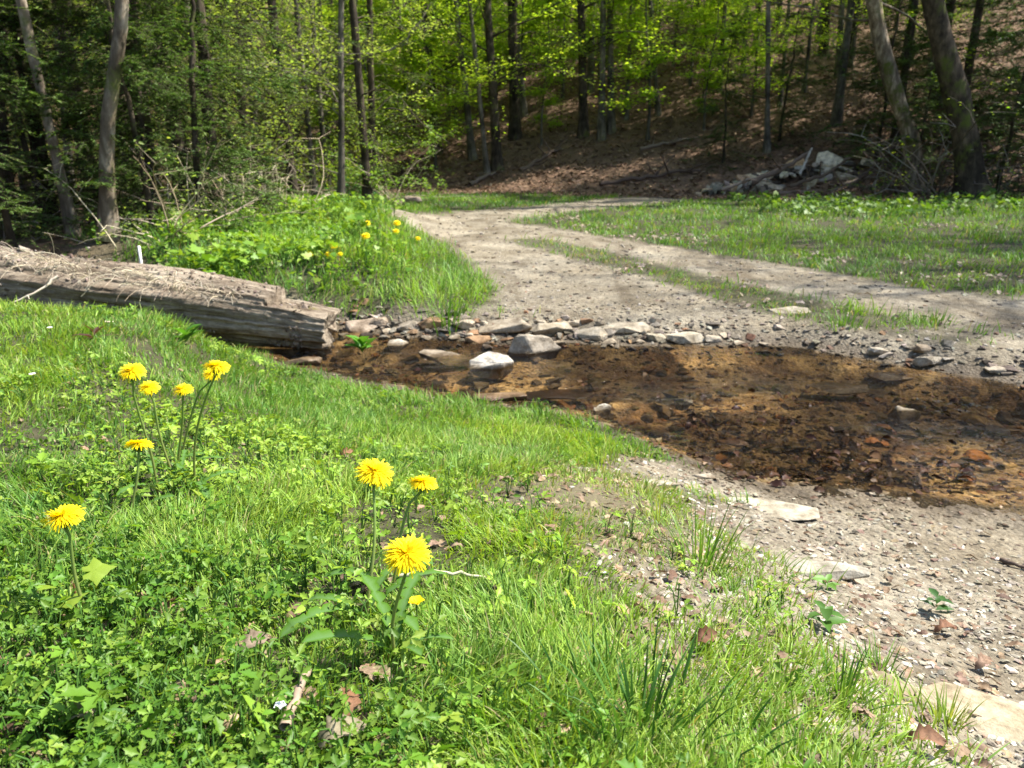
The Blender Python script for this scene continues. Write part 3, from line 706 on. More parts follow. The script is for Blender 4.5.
# ------------------------------------------------------------------ log
def build_log():
    root = link('fallen_log', None, None, (0, 0, 0))
    tag(root, 'weathered grey brown fallen log with a broken stepped end reaching over the stream', 'log')
    A = np.array([-4.4, 3.55, 0.66]); B = np.array([-0.83, 3.62, 0.115])
    A = at(-330, 243, 3.72); B = at(331, 324, 3.62)
    d = B - A; L = np.linalg.norm(d); ux = d / L; uy = np.array([0, 1, 0]) - ux[1] * ux; uy /= np.linalg.norm(uy); uz = np.cross(ux, uy)
    root.matrix_world = Matrix([[ux[0], uy[0], uz[0], A[0]], [ux[1], uy[1], uz[1], A[1]], [ux[2], uy[2], uz[2], A[2]], [0, 0, 0, 1]])
    ns, na = 420, 150
    s = np.linspace(0, L, ns); a = np.linspace(0, 2 * PI, na, endpoint=False)
    S, T = np.meshgrid(s, a, indexing='ij')
    R0 = 0.158 - 0.026 * sm(L - 0.8, L, S)
    warp = 0.25 * fbm(S * 0.8, np.cos(T), np.sin(T), 2)
    ridg = fbm(np.cos(T + warp) * 5 + 3, np.sin(T + warp) * 5, S * 0.9, 4)
    ridg = ridg - 0.7 * np.abs(fbm(np.cos(T + warp) * 9, np.sin(T + warp) * 9, S * 1.3 + 9, 3))
    lump = fbm(np.cos(T) * 1.2, np.sin(T) * 1.2, S * 1.2, 3)
    R = R0 * (1 + 0.20 * lump) + 0.030 * ridg + 0.006 * fbm(np.cos(T) * 30, np.sin(T) * 30, S * 30, 2)
    Y = np.cos(T) * R; Z = np.sin(T) * R
    # crumbled, undercut lower front
    under = sm(-0.3, -0.9, np.sin(T)) * sm(-0.2, -0.7, np.cos(T) * 1.0)
    Y = Y * (1 - 0.18 * under)
    # step: upper part broken off short of the end
    cut = L - 0.27 + 0.02 * np.sin(T * 7)
    zl = 0.078 + 0.02 * fbm(S * 4, Y * 20, 1.0, 3) - 0.028 * sm(cut, L, S)
    Z = np.where(S > cut, np.minimum(Z, zl), Z)
    X = S + 0.03 * fbm(np.cos(T) * 4, np.sin(T) * 4, 2.0, 3) * sm(L - .1, L, S) * 1.2
    V = np.stack([X, Y, Z], -1).reshape(-1, 3)
    i = np.arange(ns - 1)[:, None] * na; j = np.arange(na)[None]; j2 = (j + 1) % na
    q = np.stack([i + j, i + j2, i + na + j2, i + na + j], -1).reshape(-1, 4)
    # end cap rings
    ring = V[-na:]; c = ring.mean(0)
    caps = []; base = len(V); prev = (ns - 1) * na; Vs = [V]
    for k, f in enumerate((0.75, 0.45, 0.15)):
        rr = c + (ring - c) * f; rr[:, 0] += 0.012 * fbm(rr[:, 1] * 60, rr[:, 2] * 60, 1, 3) - 0.02 * (1 - f)
        Vs.append(rr); cur = base + k * na; jj = np.arange(na); jn = (jj + 1) % na
        caps.append(np.stack([prev + jj, prev + jn, cur + jn, cur + jj], -1)); prev = cur
    Vs.append(c[None] - [[0.02, 0, 0]]); ci = base + 3 * na; jj = np.arange(na)
    tri = np.stack([prev + jj, prev + (jj + 1) % na, np.full(na, ci)], -1)
    V = np.concatenate(Vs)
    m, nt, out = newmat('weathered_log_wood'); N = NT(nt)
    tc = N.n('TexCoord').outputs['Object']; mp = N.n('Mapping'); N.l(tc, mp.inputs[0]); mp.inputs['Scale'].default_value = (0.12, 1, 1)
    n1 = N.noise(mp.outputs[0], 30, 9, 0.75, 1.2); n2 = N.noise(tc, 3.5, 5, 0.65); n3 = N.noise(tc, 60, 4, 0.7); n4 = N.noise(tc, 6, 4, .6)
    c = N.ramp(n1, [(0.28, (0.045, 0.03, 0.02)), (0.42, (0.165, 0.13, 0.095)), (0.55, (0.31, 0.26, 0.195)), (0.72, (0.45, 0.395, 0.315))])
    c = N.mix(c, N.ramp(n2, [(0.3, (0.50, 0.44, 0.38)), (0.5, (0.95, 0.93, 0.9)), (0.7, (1.25, 1.24, 1.22))]), 1.0, 'MULTIPLY')
    c = N.mix(c, N.ramp(n3, [(0.3, (0.6, 0.58, 0.55)), (0.6, (1.1, 1.1, 1.1))]), 0.6, 'MULTIPLY')
    c = N.mix(c, (0.16, 0.15, 0.03), N.math('MULTIPLY', N.ramp(n4, [(0.66, (0, 0, 0)), (0.72, (1, 1, 1))]), 0.6))
    b = N.n('BsdfPrincipled', i_Roughness=0.9); b.inputs['Specular IOR Level'].default_value = 0.2; N.l(c, b.inputs['Base Color'])
    bp = N.n('Bump', i_Strength=0.8, i_Distance=0.012); N.l(N.math('ADD', n1, N.math('MULTIPLY', n3, 0.4)), bp.inputs['Height']); N.l(bp.outputs[0], b.inputs['Normal'])
    N.l(b.outputs[0], out.inputs[0])
    link('trunk', make_mesh('log_trunk', V, [q, np.concatenate(caps), tri], None, True, m), root)
    # crumbs of bark and litter lodged on the flank and top
    n = 9000; ss = rng.uniform(0.3, L - 0.1, n)
    tt = np.where(rng.uniform(0, 1, n) < 0.5, rng.normal(PI / 2, 0.55, n), rng.normal(PI * 1.16, 0.28, n))
    kk = np.where(np.sin(tt) > 0.3, rng.uniform(0, 1, n) < 0.25 + 0.75 * sm(L * 0.72, L * 0.4, ss) , fbm(ss * 2.5, tt * 2, 4, 2) > -0.15)
    ss, tt = ss[kk], tt[kk]; n = len(ss)
    si = np.clip((ss / L * (ns - 1)).astype(int), 0, ns - 1); ti = ((tt / (2 * PI)) % 1 * na).astype(int) % na
    Pq = np.stack([X, Y, Z], -1)[si, ti]; nn = np.stack([np.zeros(n), np.cos(tt), np.sin(tt)], 1)
    Rm = frames(rdir(n), nn + rng.normal(0, .5, (n, 3))); s_ = 0.010 * np.exp(rng.normal(0, .5, n))
    acc = Acc(); pick = rng.integers(0, 4, n); c = colmix((0.09, 0.065, 0.045), (0.33, 0.27, 0.21), rng.uniform(0, 1, n), .2)
    for i_ in range(4):
        mm = pick == i_; acc.add(*scatter(PEB[i_][0], PEB[i_][1], (Pq + nn * 0.002)[mm], Rm[mm], s_[mm], c[mm]))
    o = link('bark_crumbs', acc.mesh('bark_crumbs', M_twig, False), root); o['kind'] = 'stuff'; o['label'] = 'brown crumbs of bark and litter clinging to the log'
    return root, Pq
log_root, _lp = build_log()

# straw stalks hanging over the log
def straw(n, name, label, pfun, L, cols, w=0.0016):
    p = pfun(n); az = rng.uniform(0, 2 * PI, n)
    d0 = np.stack([np.cos(az) * 0.5, -np.abs(np.sin(az)) * 0.6, rng.uniform(0.2, 1.3, n)], 1); d0 /= np.linalg.norm(d0, axis=1, keepdims=True)
    P = curve_pts(p, d0, L * rng.uniform(0.4, 1.3, n), 7, (0, -0.3, -1.3), rng)
    acc = Acc(); c = colmix(cols[0], cols[1], rng.uniform(0, 1, n), .15)
    V, Fc = tubes(P, np.linspace(1, 0.5, 7)[None] * w * rng.uniform(0.7, 1.3, n)[:, None], 4)
    acc.add(V, Fc, np.repeat(c, 7 * 4, 0)); return tag(link(name, acc.mesh(name, M_twig)), label, 'dry grass', kind='stuff')
def logtop(n):
    px = np.clip(rng.choice([20, 55, 60, 95, 150, 170, 205], n) + rng.normal(0, 18, n), -40, 300); out = []
    for q in px: out.append(at(q, 252 + q * 0.158 + rng.uniform(0, 14), 3.56 - rng.uniform(0, .10)))
    return np.array(out)
straw(170, 'dry_grass', 'bleached straw stalks draped over the top of the log', logtop, 0.16, ((0.45, 0.36, 0.24), (0.66, 0.57, 0.42)), 0.0015)

# ------------------------------------------------------------------ dead leaves
def oakleaf():
    t = np.linspace(0, 1, 9); w = np.array([0.02, 0.16, 0.12, 0.27, 0.2, 0.3, 0.2, 0.16, 0.0])
    top = np.stack([t, w, 0.10 * w + 0.12 * np.sin(t * 5)], 1); bot = np.stack([t, -w, 0.25 * w + 0.12 * np.sin(t * 5)], 1); mid = np.stack([t, 0 * t, 0.12 * np.sin(t * 5) - 0.03], 1)
    V = np.concatenate([top, mid, bot]); q = []
    for i in range(8): q += [[i, i + 9, i + 10, i + 1], [i + 9, i + 18, i + 19, i + 10]]
    return V, [np.array(q)]
OAK = oakleaf()
def leaf_litter(n, x, y, size, cols, name, label, lift=0.004, mat=None, tilt=0.35):
    z = zfun(x, y) + lift; N = len(x); s = size * rng.uniform(0.6, 1.3, N)
    R = frames(rdir(N, -0.3, 0.3), np.stack([rng.normal(0, tilt, N), rng.normal(0, tilt, N), np.ones(N)], 1))
    c = colmix(cols[0], cols[1], rng.uniform(0, 1, N), .2); acc = Acc()
    acc.add(*scatter(OAK[0], OAK[1], np.stack([x, y, z], 1), R, s, c))
    return tag(link(name, acc.mesh(name, mat or M_dry)), label, 'dead leaves', kind='stuff')
x, y = sample(6500, 0.5, 3.2); m = masks(x, y); k = (y < y_near(x)) & (rng.uniform(0, 1, len(x)) < 0.16 + 0.4 * m[4] + 0.05 * m[1])
leaf_litter(0, x[k], y[k], 0.022, ((0.12, 0.08, 0.05), (0.40, 0.30, 0.20)), 'dead_leaves', 'scraps of old brown leaves in the grass and gravel of the near bank', 0.006)
x, y = sample(26000, 4.2, 16, 47, 1.0); m = masks(x, y)
edgeR = np.exp(-((seg_dist(x, y, right_track) - 0.85) / 0.30) ** 2)
k = (y > y_far(x)) & (rng.uniform(0, 1, len(x)) < (1.0 * edgeR * (x > 0.5) * sm(-.1, .4, x) + 0.9 * m[0] * sm(.18, .45, fbm(x * 1.3, y * 1.3, 61., 3)) + .05 * m[0]) * np.clip(.5 + 1.5 * fbm(x * 2, y * 2, 1.1, 2), 0, 1)) & (m[6] < .3) & (x > 0)
leaf_litter(0, x[k], y[k], 0.045, ((0.17, 0.13, 0.095), (0.50, 0.43, 0.34)), 'dead_leaves', 'bleached old leaves along the right edge of the dirt road', 0.02)
x, y = sample(60000, 13, 42, 44, 1.0); m = masks(x, y); k = (m[3] > .4) & (y > 10)
leaf_litter(0, x[k], y[k], 0.10, ((0.10, 0.06, 0.038), (0.40, 0.28, 0.19)), 'leaf_litter', 'brown leaf litter covering the floor of the wooded hill', 0.02, tilt=.2)
# wet leaf mats in the stream
cx = []; 
for (px, py, rr, n) in [(640, 380, .10, 60), (700, 395, .10, 60), (760, 410, .16, 130), (800, 425, .16, 130), (860, 440, .16, 160), (910, 465, .18, 260), (960, 480, .18, 220), (840, 465, .16, 180), (730, 425, .12, 90),
                        (440, 372, .08, 50), (600, 385, .08, 50), (940, 400, .10, 70), (770, 475, .12, 130), (700, 455, .10, 100), (1000, 440, .14, 110), (380, 365, .07, 40), (900, 450, .3, 200), (820, 400, .3, 120)]:
    q = flat(px, py); cx.append(np.stack([q[0] + rng.normal(0, rr * .8, n), q[1] + rng.normal(0, rr * .45, n)], 1))
cx = np.concatenate(cx); cx = cx[rng.uniform(0, 1, len(cx)) < .24]; N = len(cx)
M_wetleaf = col_mat('wet_leaves', 0.45, 0.08)
z = rng.uniform(-0.06, 0.010, N); z = np.maximum(z, zfun(cx[:, 0], cx[:, 1]) + .003)
acc = Acc(); R = frames(rdir(N, -0.4, 0.4), np.stack([rng.normal(0, .45, N), rng.normal(0, .45, N), np.ones(N)], 1))
acc.add(*scatter(OAK[0], OAK[1], np.column_stack([cx, z]), R, 0.034 * rng.uniform(.6, 1.4, N), colmix((0.028, 0.013, 0.010), (0.11, 0.06, 0.028), rng.uniform(0, 1, N) ** 1.8, .2)))
tag(link('wet_leaves', acc.mesh('wet_leaves', M_wetleaf)), 'dark red brown soaked leaves matted in the riffles of the stream', 'wet leaves', kind='stuff')

def single_leaf(px, py, L, col, label, rz, tilt=0.3, up=0.02, name='dead_leaf'):
    p = G(px, py); V, Fc = OAK; col = tuple(np.array(col) * (.50, .50, .50)); V = V.copy(); V[:, 2] += .9 * V[:, 1] ** 2 * 2 - .35 * (V[:, 0] - .5) ** 2 + .04 * np.sin(V[:, 0] * 9 + V[:, 1] * 13); up = up * .6
    me = make_mesh(name, V * L + rng.normal(0, L * .012, V.shape), Fc, np.tile(col, (len(V), 1)), True, M_dry)
    return tag(link(name, me, None, (p[0], p[1], p[2] + up), (tilt, -0.25, rz)), label, 'dead leaf')
single_leaf(240, 672, .034, (0.42, 0.33, 0.24), 'pinkish tan dead leaf in the clover, lower left of centre', .8, .6, .035)
single_leaf(318, 762, .042, (0.52, 0.46, 0.30), 'pale tan dead leaf at the bottom edge beside the stick', .4, .4, .03)
single_leaf(345, 735, .035, (0.42, 0.22, 0.12), 'small reddish dead leaf right of the stick', 1.6, .6, .03)
single_leaf(62, 738, .036, (0.48, 0.42, 0.26), 'narrow straw coloured dead leaf in the bottom left corner', .3, .5, .03)
single_leaf(690, 650, .034, (0.28, 0.13, 0.07), 'curled dark brown leaf at the edge of the grass', .2, .7, .02)
single_leaf(362, 492, .030, (0.42, 0.22, 0.12), 'brown dead leaf caught behind the tallest dandelion', 1.9, 1.1, .05)
single_leaf(934, 634, .040, (0.40, 0.20, 0.11), 'rusty leaf lying on the gravel on the right', .1, .2, .012)
single_leaf(905, 745, .036, (0.42, 0.22, 0.12), 'orange brown leaf on the soil at the bottom right', -.3, .3, .015)
single_leaf(975, 672, .038, (0.48, 0.32, 0.22), 'faded pink brown leaf near the cream slab', .5, .3, .012)
single_leaf(340, 460, .030, (0.48, 0.25, 0.13), 'small orange leaf in the grass above the tallest dandelion', .5, .8, .02)

# sticks
def stick(pts, rad, col, label, name='stick', sides=6, twigs=0, cat='stick'):
    P = np.array(pts, float)
    t = np.linspace(0, 1, 14); src = np.linspace(0, 1, len(P)); Q = np.stack([np.interp(t, src, P[:, i]) for i in range(3)], 1)
    Lh = np.linalg.norm(P[-1] - P[0]); Q[1:-1] += rng.normal(0, Lh * .012, (12, 3))
    acc = Acc(); V, Fc = tubes(Q[None], np.interp(t, [0, 1], [rad, rad * .5])[None] * rng.uniform(.85, 1.15, (1, 14)), sides)
    o0 = V.mean(0).copy(); acc.add(V, Fc, np.array(col))
    if twigs:
        i = rng.integers(3, 13, twigs); d = rdir(twigs, 0.0, .9)
        TP = curve_pts(Q[i], d, np.full(twigs, Lh * .3), 5, (0, 0, 0), rng); V, Fc = tubes(TP, np.linspace(rad * .4, rad * .15, 5)[None].repeat(twigs, 0), 4)
        acc.add(V, Fc, np.array(col))
    acc.V = [v - Q[0].astype(np.float32) for v in acc.V]
    return tag(link(name, acc.mesh(name, M_twig), None, tuple(Q[0])), label, cat)
def gpu(px, py, up=0.01): p = G(px, py); p[2] += up; return p
stick([gpu(288, 752, .025), gpu(300, 722, .03), gpu(312, 702, .035)], .0055, (0.33, 0.24, 0.17), 'short brown stick standing in the grass at the bottom', 'stick')
stick([gpu(1000, 562, .006), gpu(1012, 567, .008), gpu(1040, 575, .006)], .006, (0.10, 0.07, 0.05), 'dark twig on the gravel at the right edge', 'stick')
stick([gpu(498, 612, .03), at(497, 585, .98), at(500, 560, 1.0)], .0028, (0.07, 0.04, 0.03), 'thin dark dead stem standing beside the lowest dandelion', 'dead_weed', cat='dead stem')
stick([gpu(400, 590, .02), gpu(445, 594, .03), gpu(486, 592, .02)], .003, (0.52, 0.48, 0.30), 'pale straw stem lying in the grass right of the lowest dandelion', 'straw_stem', cat='straw stem')
stick([at(58, 276, 3.0), at(40, 290, 2.95), at(10, 304, 2.9)], .006, (0.62, 0.52, 0.40), 'bleached forked twig leaning on the near side of the log', 'stick', twigs=2)
stick([gpu(105, 328, .02), at(130, 320, 2.75), at(152, 345, 2.6)], .003, (0.6, 0.5, 0.38), 'arched straw stalk in the grass in front of the log', 'straw_stem', cat='straw stem')

# ------------------------------------------------------------------ dandelions
def strip_petal(Lp, w, up, curl, K=4):
    t = np.linspace(0, 1, K); r = Lp * t
    return r, w * np.array([.55, 1, 1, .7])[:K], up, curl
def head_mesh(D, seed, tilt_droop=0.0):
    r_ = np.random.default_rng(seed); acc = Acc()
    rings = [(84, 1.0, -.02, -0.20), (84, 0.96, 0.03, -0.12), (80, 0.86, 0.08, -.05), (72, 0.72, 0.15, 0.0), (64, 0.57, 0.24, 0.05), (54, 0.42, .38, 0.1), (40, 0.28, .7, 0.1)]
    for (n, Lr, el, droop) in rings:
        a = np.arange(n) * 2 * PI / n + r_.uniform(0, .3, n); Lp = D / 2 * Lr * r_.uniform(.80, 1.12, n); e = el + r_.normal(0, .10, n)
        K = 5; t = np.linspace(0, 1, K); P = np.zeros((n, K, 3))
        for k in range(K):
            ee = e + droop * t[k] * 1.6
            rr = Lp * t[k]
            P[:, k, 0] = np.cos(a) * rr * np.cos(ee); P[:, k, 1] = np.sin(a) * rr * np.cos(ee); P[:, k, 2] = rr * np.sin(ee) + 0.001
        sd = np.stack([-np.sin(a), np.cos(a), 0 * a], 1); w = D * 0.0155 * np.array([.6, .9, 1.0, 1.0, .75])
        Lf = P - sd[:, None] * w[None, :, None]; Rt = P + sd[:, None] * w[None, :, None]; Rt[:, :, 2] += D * .012
        V = np.stack([Lf, Rt], 2).reshape(-1, 3); b = (np.arange(n) * K * 2)[:, None]
        q = np.concatenate([b + np.array([[2 * k, 2 * k + 1, 2 * k + 3, 2 * k + 2]]) for k in range(K - 1)])
        c = colmix((0.93, 0.70, 0.006), (0.95, 0.84, 0.02), np.full(n, Lr) * r_.uniform(.6, 1, n), .05)
        acc.add(V, [q], np.repeat(c, K * 2, 0))
    return acc.mesh('flower_head', M_petal)
def bract_mesh(D):
    acc = Acc(); z = np.array([-.30, -.24, -.12, 0.0, .04]) * D; rr = np.array([.05, .13, .17, .16, .10]) * D
    P = np.zeros((1, 5, 3)); P[0, :, 2] = z; V, Fc = tubes(P, rr[None], 12); acc.add(V, Fc, np.array((0.09, 0.16, 0.05)))
    n = 12; a = np.arange(n) * 2 * PI / n; tv, tf = SPEAR
    pos = np.stack([np.cos(a) * .12 * D, np.sin(a) * .12 * D, np.full(n, -.2 * D)], 1); d = np.stack([np.cos(a) * .8, np.sin(a) * .8, np.full(n, -.5)], 1)
    acc.add(*scatter(tv, tf, pos, frames(d, np.tile([0, 0, 1.], (n, 1))), np.full(n, .22 * D), np.tile((0.10, 0.18, 0.05), (n, 1))))
    return acc.mesh('bracts', M_grass)
def dand_leaf(L, seed, arch=.9):
    r_ = random.Random(seed); K = 22; t = np.linspace(0, 1, K)
    w = np.zeros(K)
    for i in range(K):
        base = 0.010 + 0.058 * math.sin(min(t[i] * 1.05, 1) * PI * .8) ** .8
        w[i] = base * (1.0 if i % 3 else .38) if t[i] < .84 else 0.10 * max(0.0, 1 - (t[i] - .84) / .16) ** .7
    ang = 1.1 - arch * 1.5 * t; x = np.cumsum(np.cos(ang)) * L / K; z = np.cumsum(np.sin(ang)) * L / K; w = w * L
    back = np.array([(-.035 if i % 3 == 1 else 0) for i in range(K)]) * L
    V = np.concatenate([np.stack([x + back, w, z + w * .35], 1), np.stack([x, 0 * w, z], 1), np.stack([x + back, -w, z + w * .35], 1)])
    q = []
    for i in range(K - 1): q += [[i, i + K, i + K + 1, i + 1], [i + K, i + 2 * K, i + 2 * K + 1, i + K + 1]]
    C = np.tile((0.08, 0.18, 0.012), (3 * K, 1)); C[K:2 * K] = (0.12, 0.22, 0.07)
    return make_mesh('leaf', V, [np.array(q)], C, True, M_rosette)
def dandelion(px, py, wpx, depth_hint, foot, label, tilt=(0, 0), leaves=4, leafL=.10, group='dandelions in the near grass', seed=1):
    """px, py: flower head in the image; foot: image offset of the stem's foot"""
    D = 0.044 if depth_hint is None else depth_hint
    dist = D * F / wpx; d = ray(px, py); hp = np.array([0, 0, CZ]) + d / np.linalg.norm(d) * dist * 1.02
    fx, fy = hp[0] + foot[0], hp[1] + foot[1]; fz = gz(fx, fy)
    if hp[2] < fz + .02: hp[2] = fz + .03
    root = link('dandelion', None, None, (fx, fy, fz)); tag(root, label, 'dandelion', group)
    hl = hp - [fx, fy, fz]; t = np.linspace(0, 1, 12)
    P = np.stack([hl[0] * t ** 1.5, hl[1] * t ** 1.5, hl[2] * t], 1); P[:, 0] += .004 * np.sin(t * 5 + seed); P[-1] = hl
    nrm = np.array([tilt[0], tilt[1], 1.0]); nrm /= np.linalg.norm(nrm)
    P[-1] -= nrm * D * .2; P[-2] = P[-1] - nrm * .004
    acc = Acc(); V, Fc = tubes(P[None], np.linspace(.0021, .0015, 12)[None], 8); cc = np.repeat(colmix((0.30, 0.32, 0.10), (0.22, 0.36, 0.08), np.linspace(0, 1, 12)), 8, 0)
    acc.add(V, Fc, cc); link('stem', acc.mesh('stem', M_grass), root)
    q = Vector(nrm).to_track_quat('Z', 'Y')
    h = link('flower_head', head_mesh(D, seed), root, tuple(hl)); h.rotation_mode = 'QUATERNION'; h.rotation_quaternion = q
    link('bracts', bract_mesh(D), h)
    for i in range(leaves):
        l = link('leaf', dand_leaf(.85 * leafL * random.uniform(.7, 1.15), seed * 10 + i, random.uniform(.6, 1.1)), root, (0, 0, 0.0)); l.rotation_euler = (random.uniform(-.2, .2), 0, seed * 1.3 + i * 2 * PI / max(leaves, 1) + random.uniform(-.4, .4))
    return root
dl = dandelion
dl(406, 553, 49, .047, (-.018, .015), 'largest and lowest dandelion of the right trio, open yellow bloom on a short stem', (.0, -.30), 5, .12, seed=3)
dl(375, 471, 40, .045, (-.004, -.06), 'tallest dandelion of the right trio on a long pale upright stem', (.25, -.25), 5, .13, seed=5)
dl(422, 482, 32, .038, (-.04, -.03), 'smaller dandelion leaning right beside the tallest one', (.10, .15), 3, .10, seed=7)
dl(62, 516, 36, .042, (.008, .0), 'lone dandelion low in the clover at the far left', (-.1, -.05), 3, .08, seed=9)
dl(139, 444, 25, .038, (-.014, -.02), 'dandelion seen edge on with a dark stem, below the left cluster', (.0, .35), 3, .09, seed=11)
dl(131, 371, 25, .040, (.0, .02), 'leftmost dandelion of the upper left cluster', (.05, -.30), 3, .10, seed=13)
dl(149, 387, 19, .034, (.015, .0), 'small dandelion just below and right of the leftmost one', (.2, -.3), 3, .09, seed=15)
dl(182, 389, 20, .034, (-.03, .02), 'small dandelion between the two ends of the upper left cluster', (.0, -.1), 4, .10, seed=17)
dl(211, 374, 19, .034, (-.075, -.0), 'lower dandelion of the overlapping pair in the upper left cluster', (.0, -.3), 3, .11, seed=19)
dl(216, 366, 26, .040, (-.07, .03), 'upper wider dandelion of the overlapping pair in the upper left cluster', (.1, .0), 4, .12, seed=21)
for i, (px, py, w, lb) in enumerate([(367, 228, 8, 'dandelion at the crest of the far green bank, upper of two'), (366, 242, 9, 'dandelion on the far green bank, lower of two near its crest'), (397, 227, 8, 'dandelion at the far end of the green bank beside the track'),
                                 (396, 236, 7, 'dandelion just under the one at the far end of the bank'), (334, 253, 9, 'bright dandelion in the middle of the far green bank'), (329, 262, 7, 'dandelion just left below the bright one in mid bank'),
                                 (310, 262, 8, 'leftmost dandelion on the far green bank'), (418, 243, 6, 'dandelion at the right edge of the far bank by the track'), (341, 262, 5, 'tiny dandelion right below the bright one in mid bank')]):
    p = G(px, py + 7); dist = np.linalg.norm(p - [0, 0, CZ]); D = w * dist / F
    hd = at(px, py, p[1] - .02)
    root = link('dandelion', None, None, tuple(p)); tag(root, lb, 'dandelion', 'dandelions on the far bank')
    hz = max(hd[2] - p[2], .09); acc = Acc(); P = np.zeros((1, 4, 3)); P[0, :, 2] = np.linspace(0, hz, 4)
    V, Fc = tubes(P, np.full((1, 4), .003), 5); acc.add(V, Fc, np.array((0.15, 0.25, 0.06))); link('stem', acc.mesh('stem', M_grass), root)
    h = link('flower_head', head_mesh(max(D, .034), 60 + i), root, (0, 0, hz)); h.rotation_euler = (.5, 0, 0)

# tiny yellow buttercup and white starry flowers
def small_flower(px, py, up, D, col, label, name, cat, pet=5):
    p = G(px, py); root = link(name, None, None, tuple(p)); tag(root, label, cat)
    n = pet; a = np.arange(n) * 2 * PI / n; tv, tf = oval_leaf(.9, .25, -.2)
    pos = np.tile([0, 0, up], (n, 1)).astype(float); d = np.stack([np.cos(a), np.sin(a), 0 * a + .2], 1)
    acc = Acc(); acc.add(*scatter(tv, tf, pos, frames(d, np.tile([0, 0, 1.], (n, 1))), np.full(n, D / 2), np.tile(col, (n, 1)))); link('flower_head', acc.mesh('flower_head', M_petal), root)
    acc = Acc(); P = np.zeros((1, 4, 3)); P[0, :, 2] = np.linspace(0, up, 4); V, Fc = tubes(P, np.full((1, 4), .0009), 5); acc.add(V, Fc, np.array((.12, .22, .05))); link('stem', acc.mesh('stem', M_grass), root)
small_flower(418, 640, .045, .020, (0.9, 0.68, 0.01), 'small yellow buttercup bud below the lowest dandelion', 'buttercup', 'buttercup')
small_flower(37, 398, .05, .016, (0.85, 0.85, 0.88), 'tiny white flower at the left edge level with the dandelion cluster', 'white_flower', 'white flower')
small_flower(54, 350, .06, .018, (0.85, 0.85, 0.88), 'tiny white flower in the grass just below the log', 'white_flower', 'white flower')
small_flower(284, 742, .035, .012, (0.85, 0.86, 0.92), 'tiny white flower beside the short stick at the bottom', 'white_flower', 'white flower')

# maple seedling
def maple_leaf():
    ang = np.radians([180, 165, 140, 120, 100, 85, 60, 45, 28, 12, 0]); rad = np.array([.10, .45, .55, .42, .50, .85, .60, .55, .62, .70, 1.0])
    A = np.concatenate([ang, -ang[1:-1][::-1]]); R = np.concatenate([rad, rad[1:-1][::-1]]); P = np.stack([.15 + R * np.cos(A), R * np.sin(A), -.12 * R * R + .07 * np.cos(A * 5) * R], 1)
    V = np.concatenate([[[.15, 0, .03]], P]); n = len(P); return V, [np.array([[0, 1 + i, 1 + (i + 1) % n] for i in range(n)])]
def seedling(px, py, label):
    p = G(px, py); root = link('maple_seedling', None, None, tuple(p)); tag(root, label, 'seedling')
    acc = Acc(); P = np.zeros((1, 4, 3)); P[0, :, 2] = np.linspace(0, .042, 4); V, Fc = tubes(P, np.full((1, 4), .0012), 6); acc.add(V, Fc, np.array((.28, .15, .07))); link('stem', acc.mesh('stem', M_grass), root)
    MV, MF = maple_leaf()
    for (dx, dy, dz, L, az, ti) in [(.008, .018, .046, .024, .5, .45), (-.018, -.004, .042, .022, 3.0, .35), (.006, -.016, .036, .021, -1.1, .3)]:
        me = make_mesh('leaf', MV * L, MF, np.tile((0.24, 0.34, 0.035), (len(MV), 1)), True, M_grass)
        l = link('leaf', me, root, (dx, dy, dz)); l.rotation_euler = (ti, 0, az)
seedling(80, 618, 'yellow green maple seedling with three lobed leaves at the lower left')

def leafy_plant(px, py, label, name='broadleaf_weed', L=.06, n=7, up=.7, col=(0.09, 0.22, 0.03), base=None, W=OVL):
    p = G(px, py) if base is None else base; root = link(name, None, None, tuple(p)); tag(root, label, 'plant')
    for i in range(n):
        a = i * 2.4 + random.uniform(-.3, .3); tv, tf = W; me = make_mesh('leaf', tv * L * random.uniform(.7, 1.2), tf, np.tile(np.array(col) * random.uniform(.8, 1.2), (len(tv), 1)), True, M_grass)
        l = link('leaf', me, root, (0, 0, .004 + .004 * i)); l.rotation_euler = (random.uniform(-.2, .2), -random.uniform(.2, up), a)
q = flat(362, 352); leafy_plant(0, 0, 'bright green water plant growing in the stream by the log end', 'water_plant', .10, 11, 1.2, (0.10, 0.26, 0.03), np.array([q[0], q[1], -.01]))
leafy_plant(822, 628, 'broad leaved weed rosette on the border of grass and gravel', L=.034, n=8, up=.5, col=(.07, .16, .025))
leafy_plant(826, 590, 'small round leaved weed just below the long grey slab', L=.028, n=5, up=.7, col=(.15, .30, .05))
leafy_plant(935, 612, 'dark little weed alone on the gravel', L=.03, n=8, up=.6, col=(.05, .12, .03))
leafy_plant(186, 345, 'leafy sprig standing in front of the log', L=.07, n=9, up=1.2, col=(.10, .25, .03))
leafy_plant(96, 345, 'dark purple stemmed sprig in the grass before the log', L=.06, n=8, up=1.3, col=(.10, .05, .04), W=SPEAR)

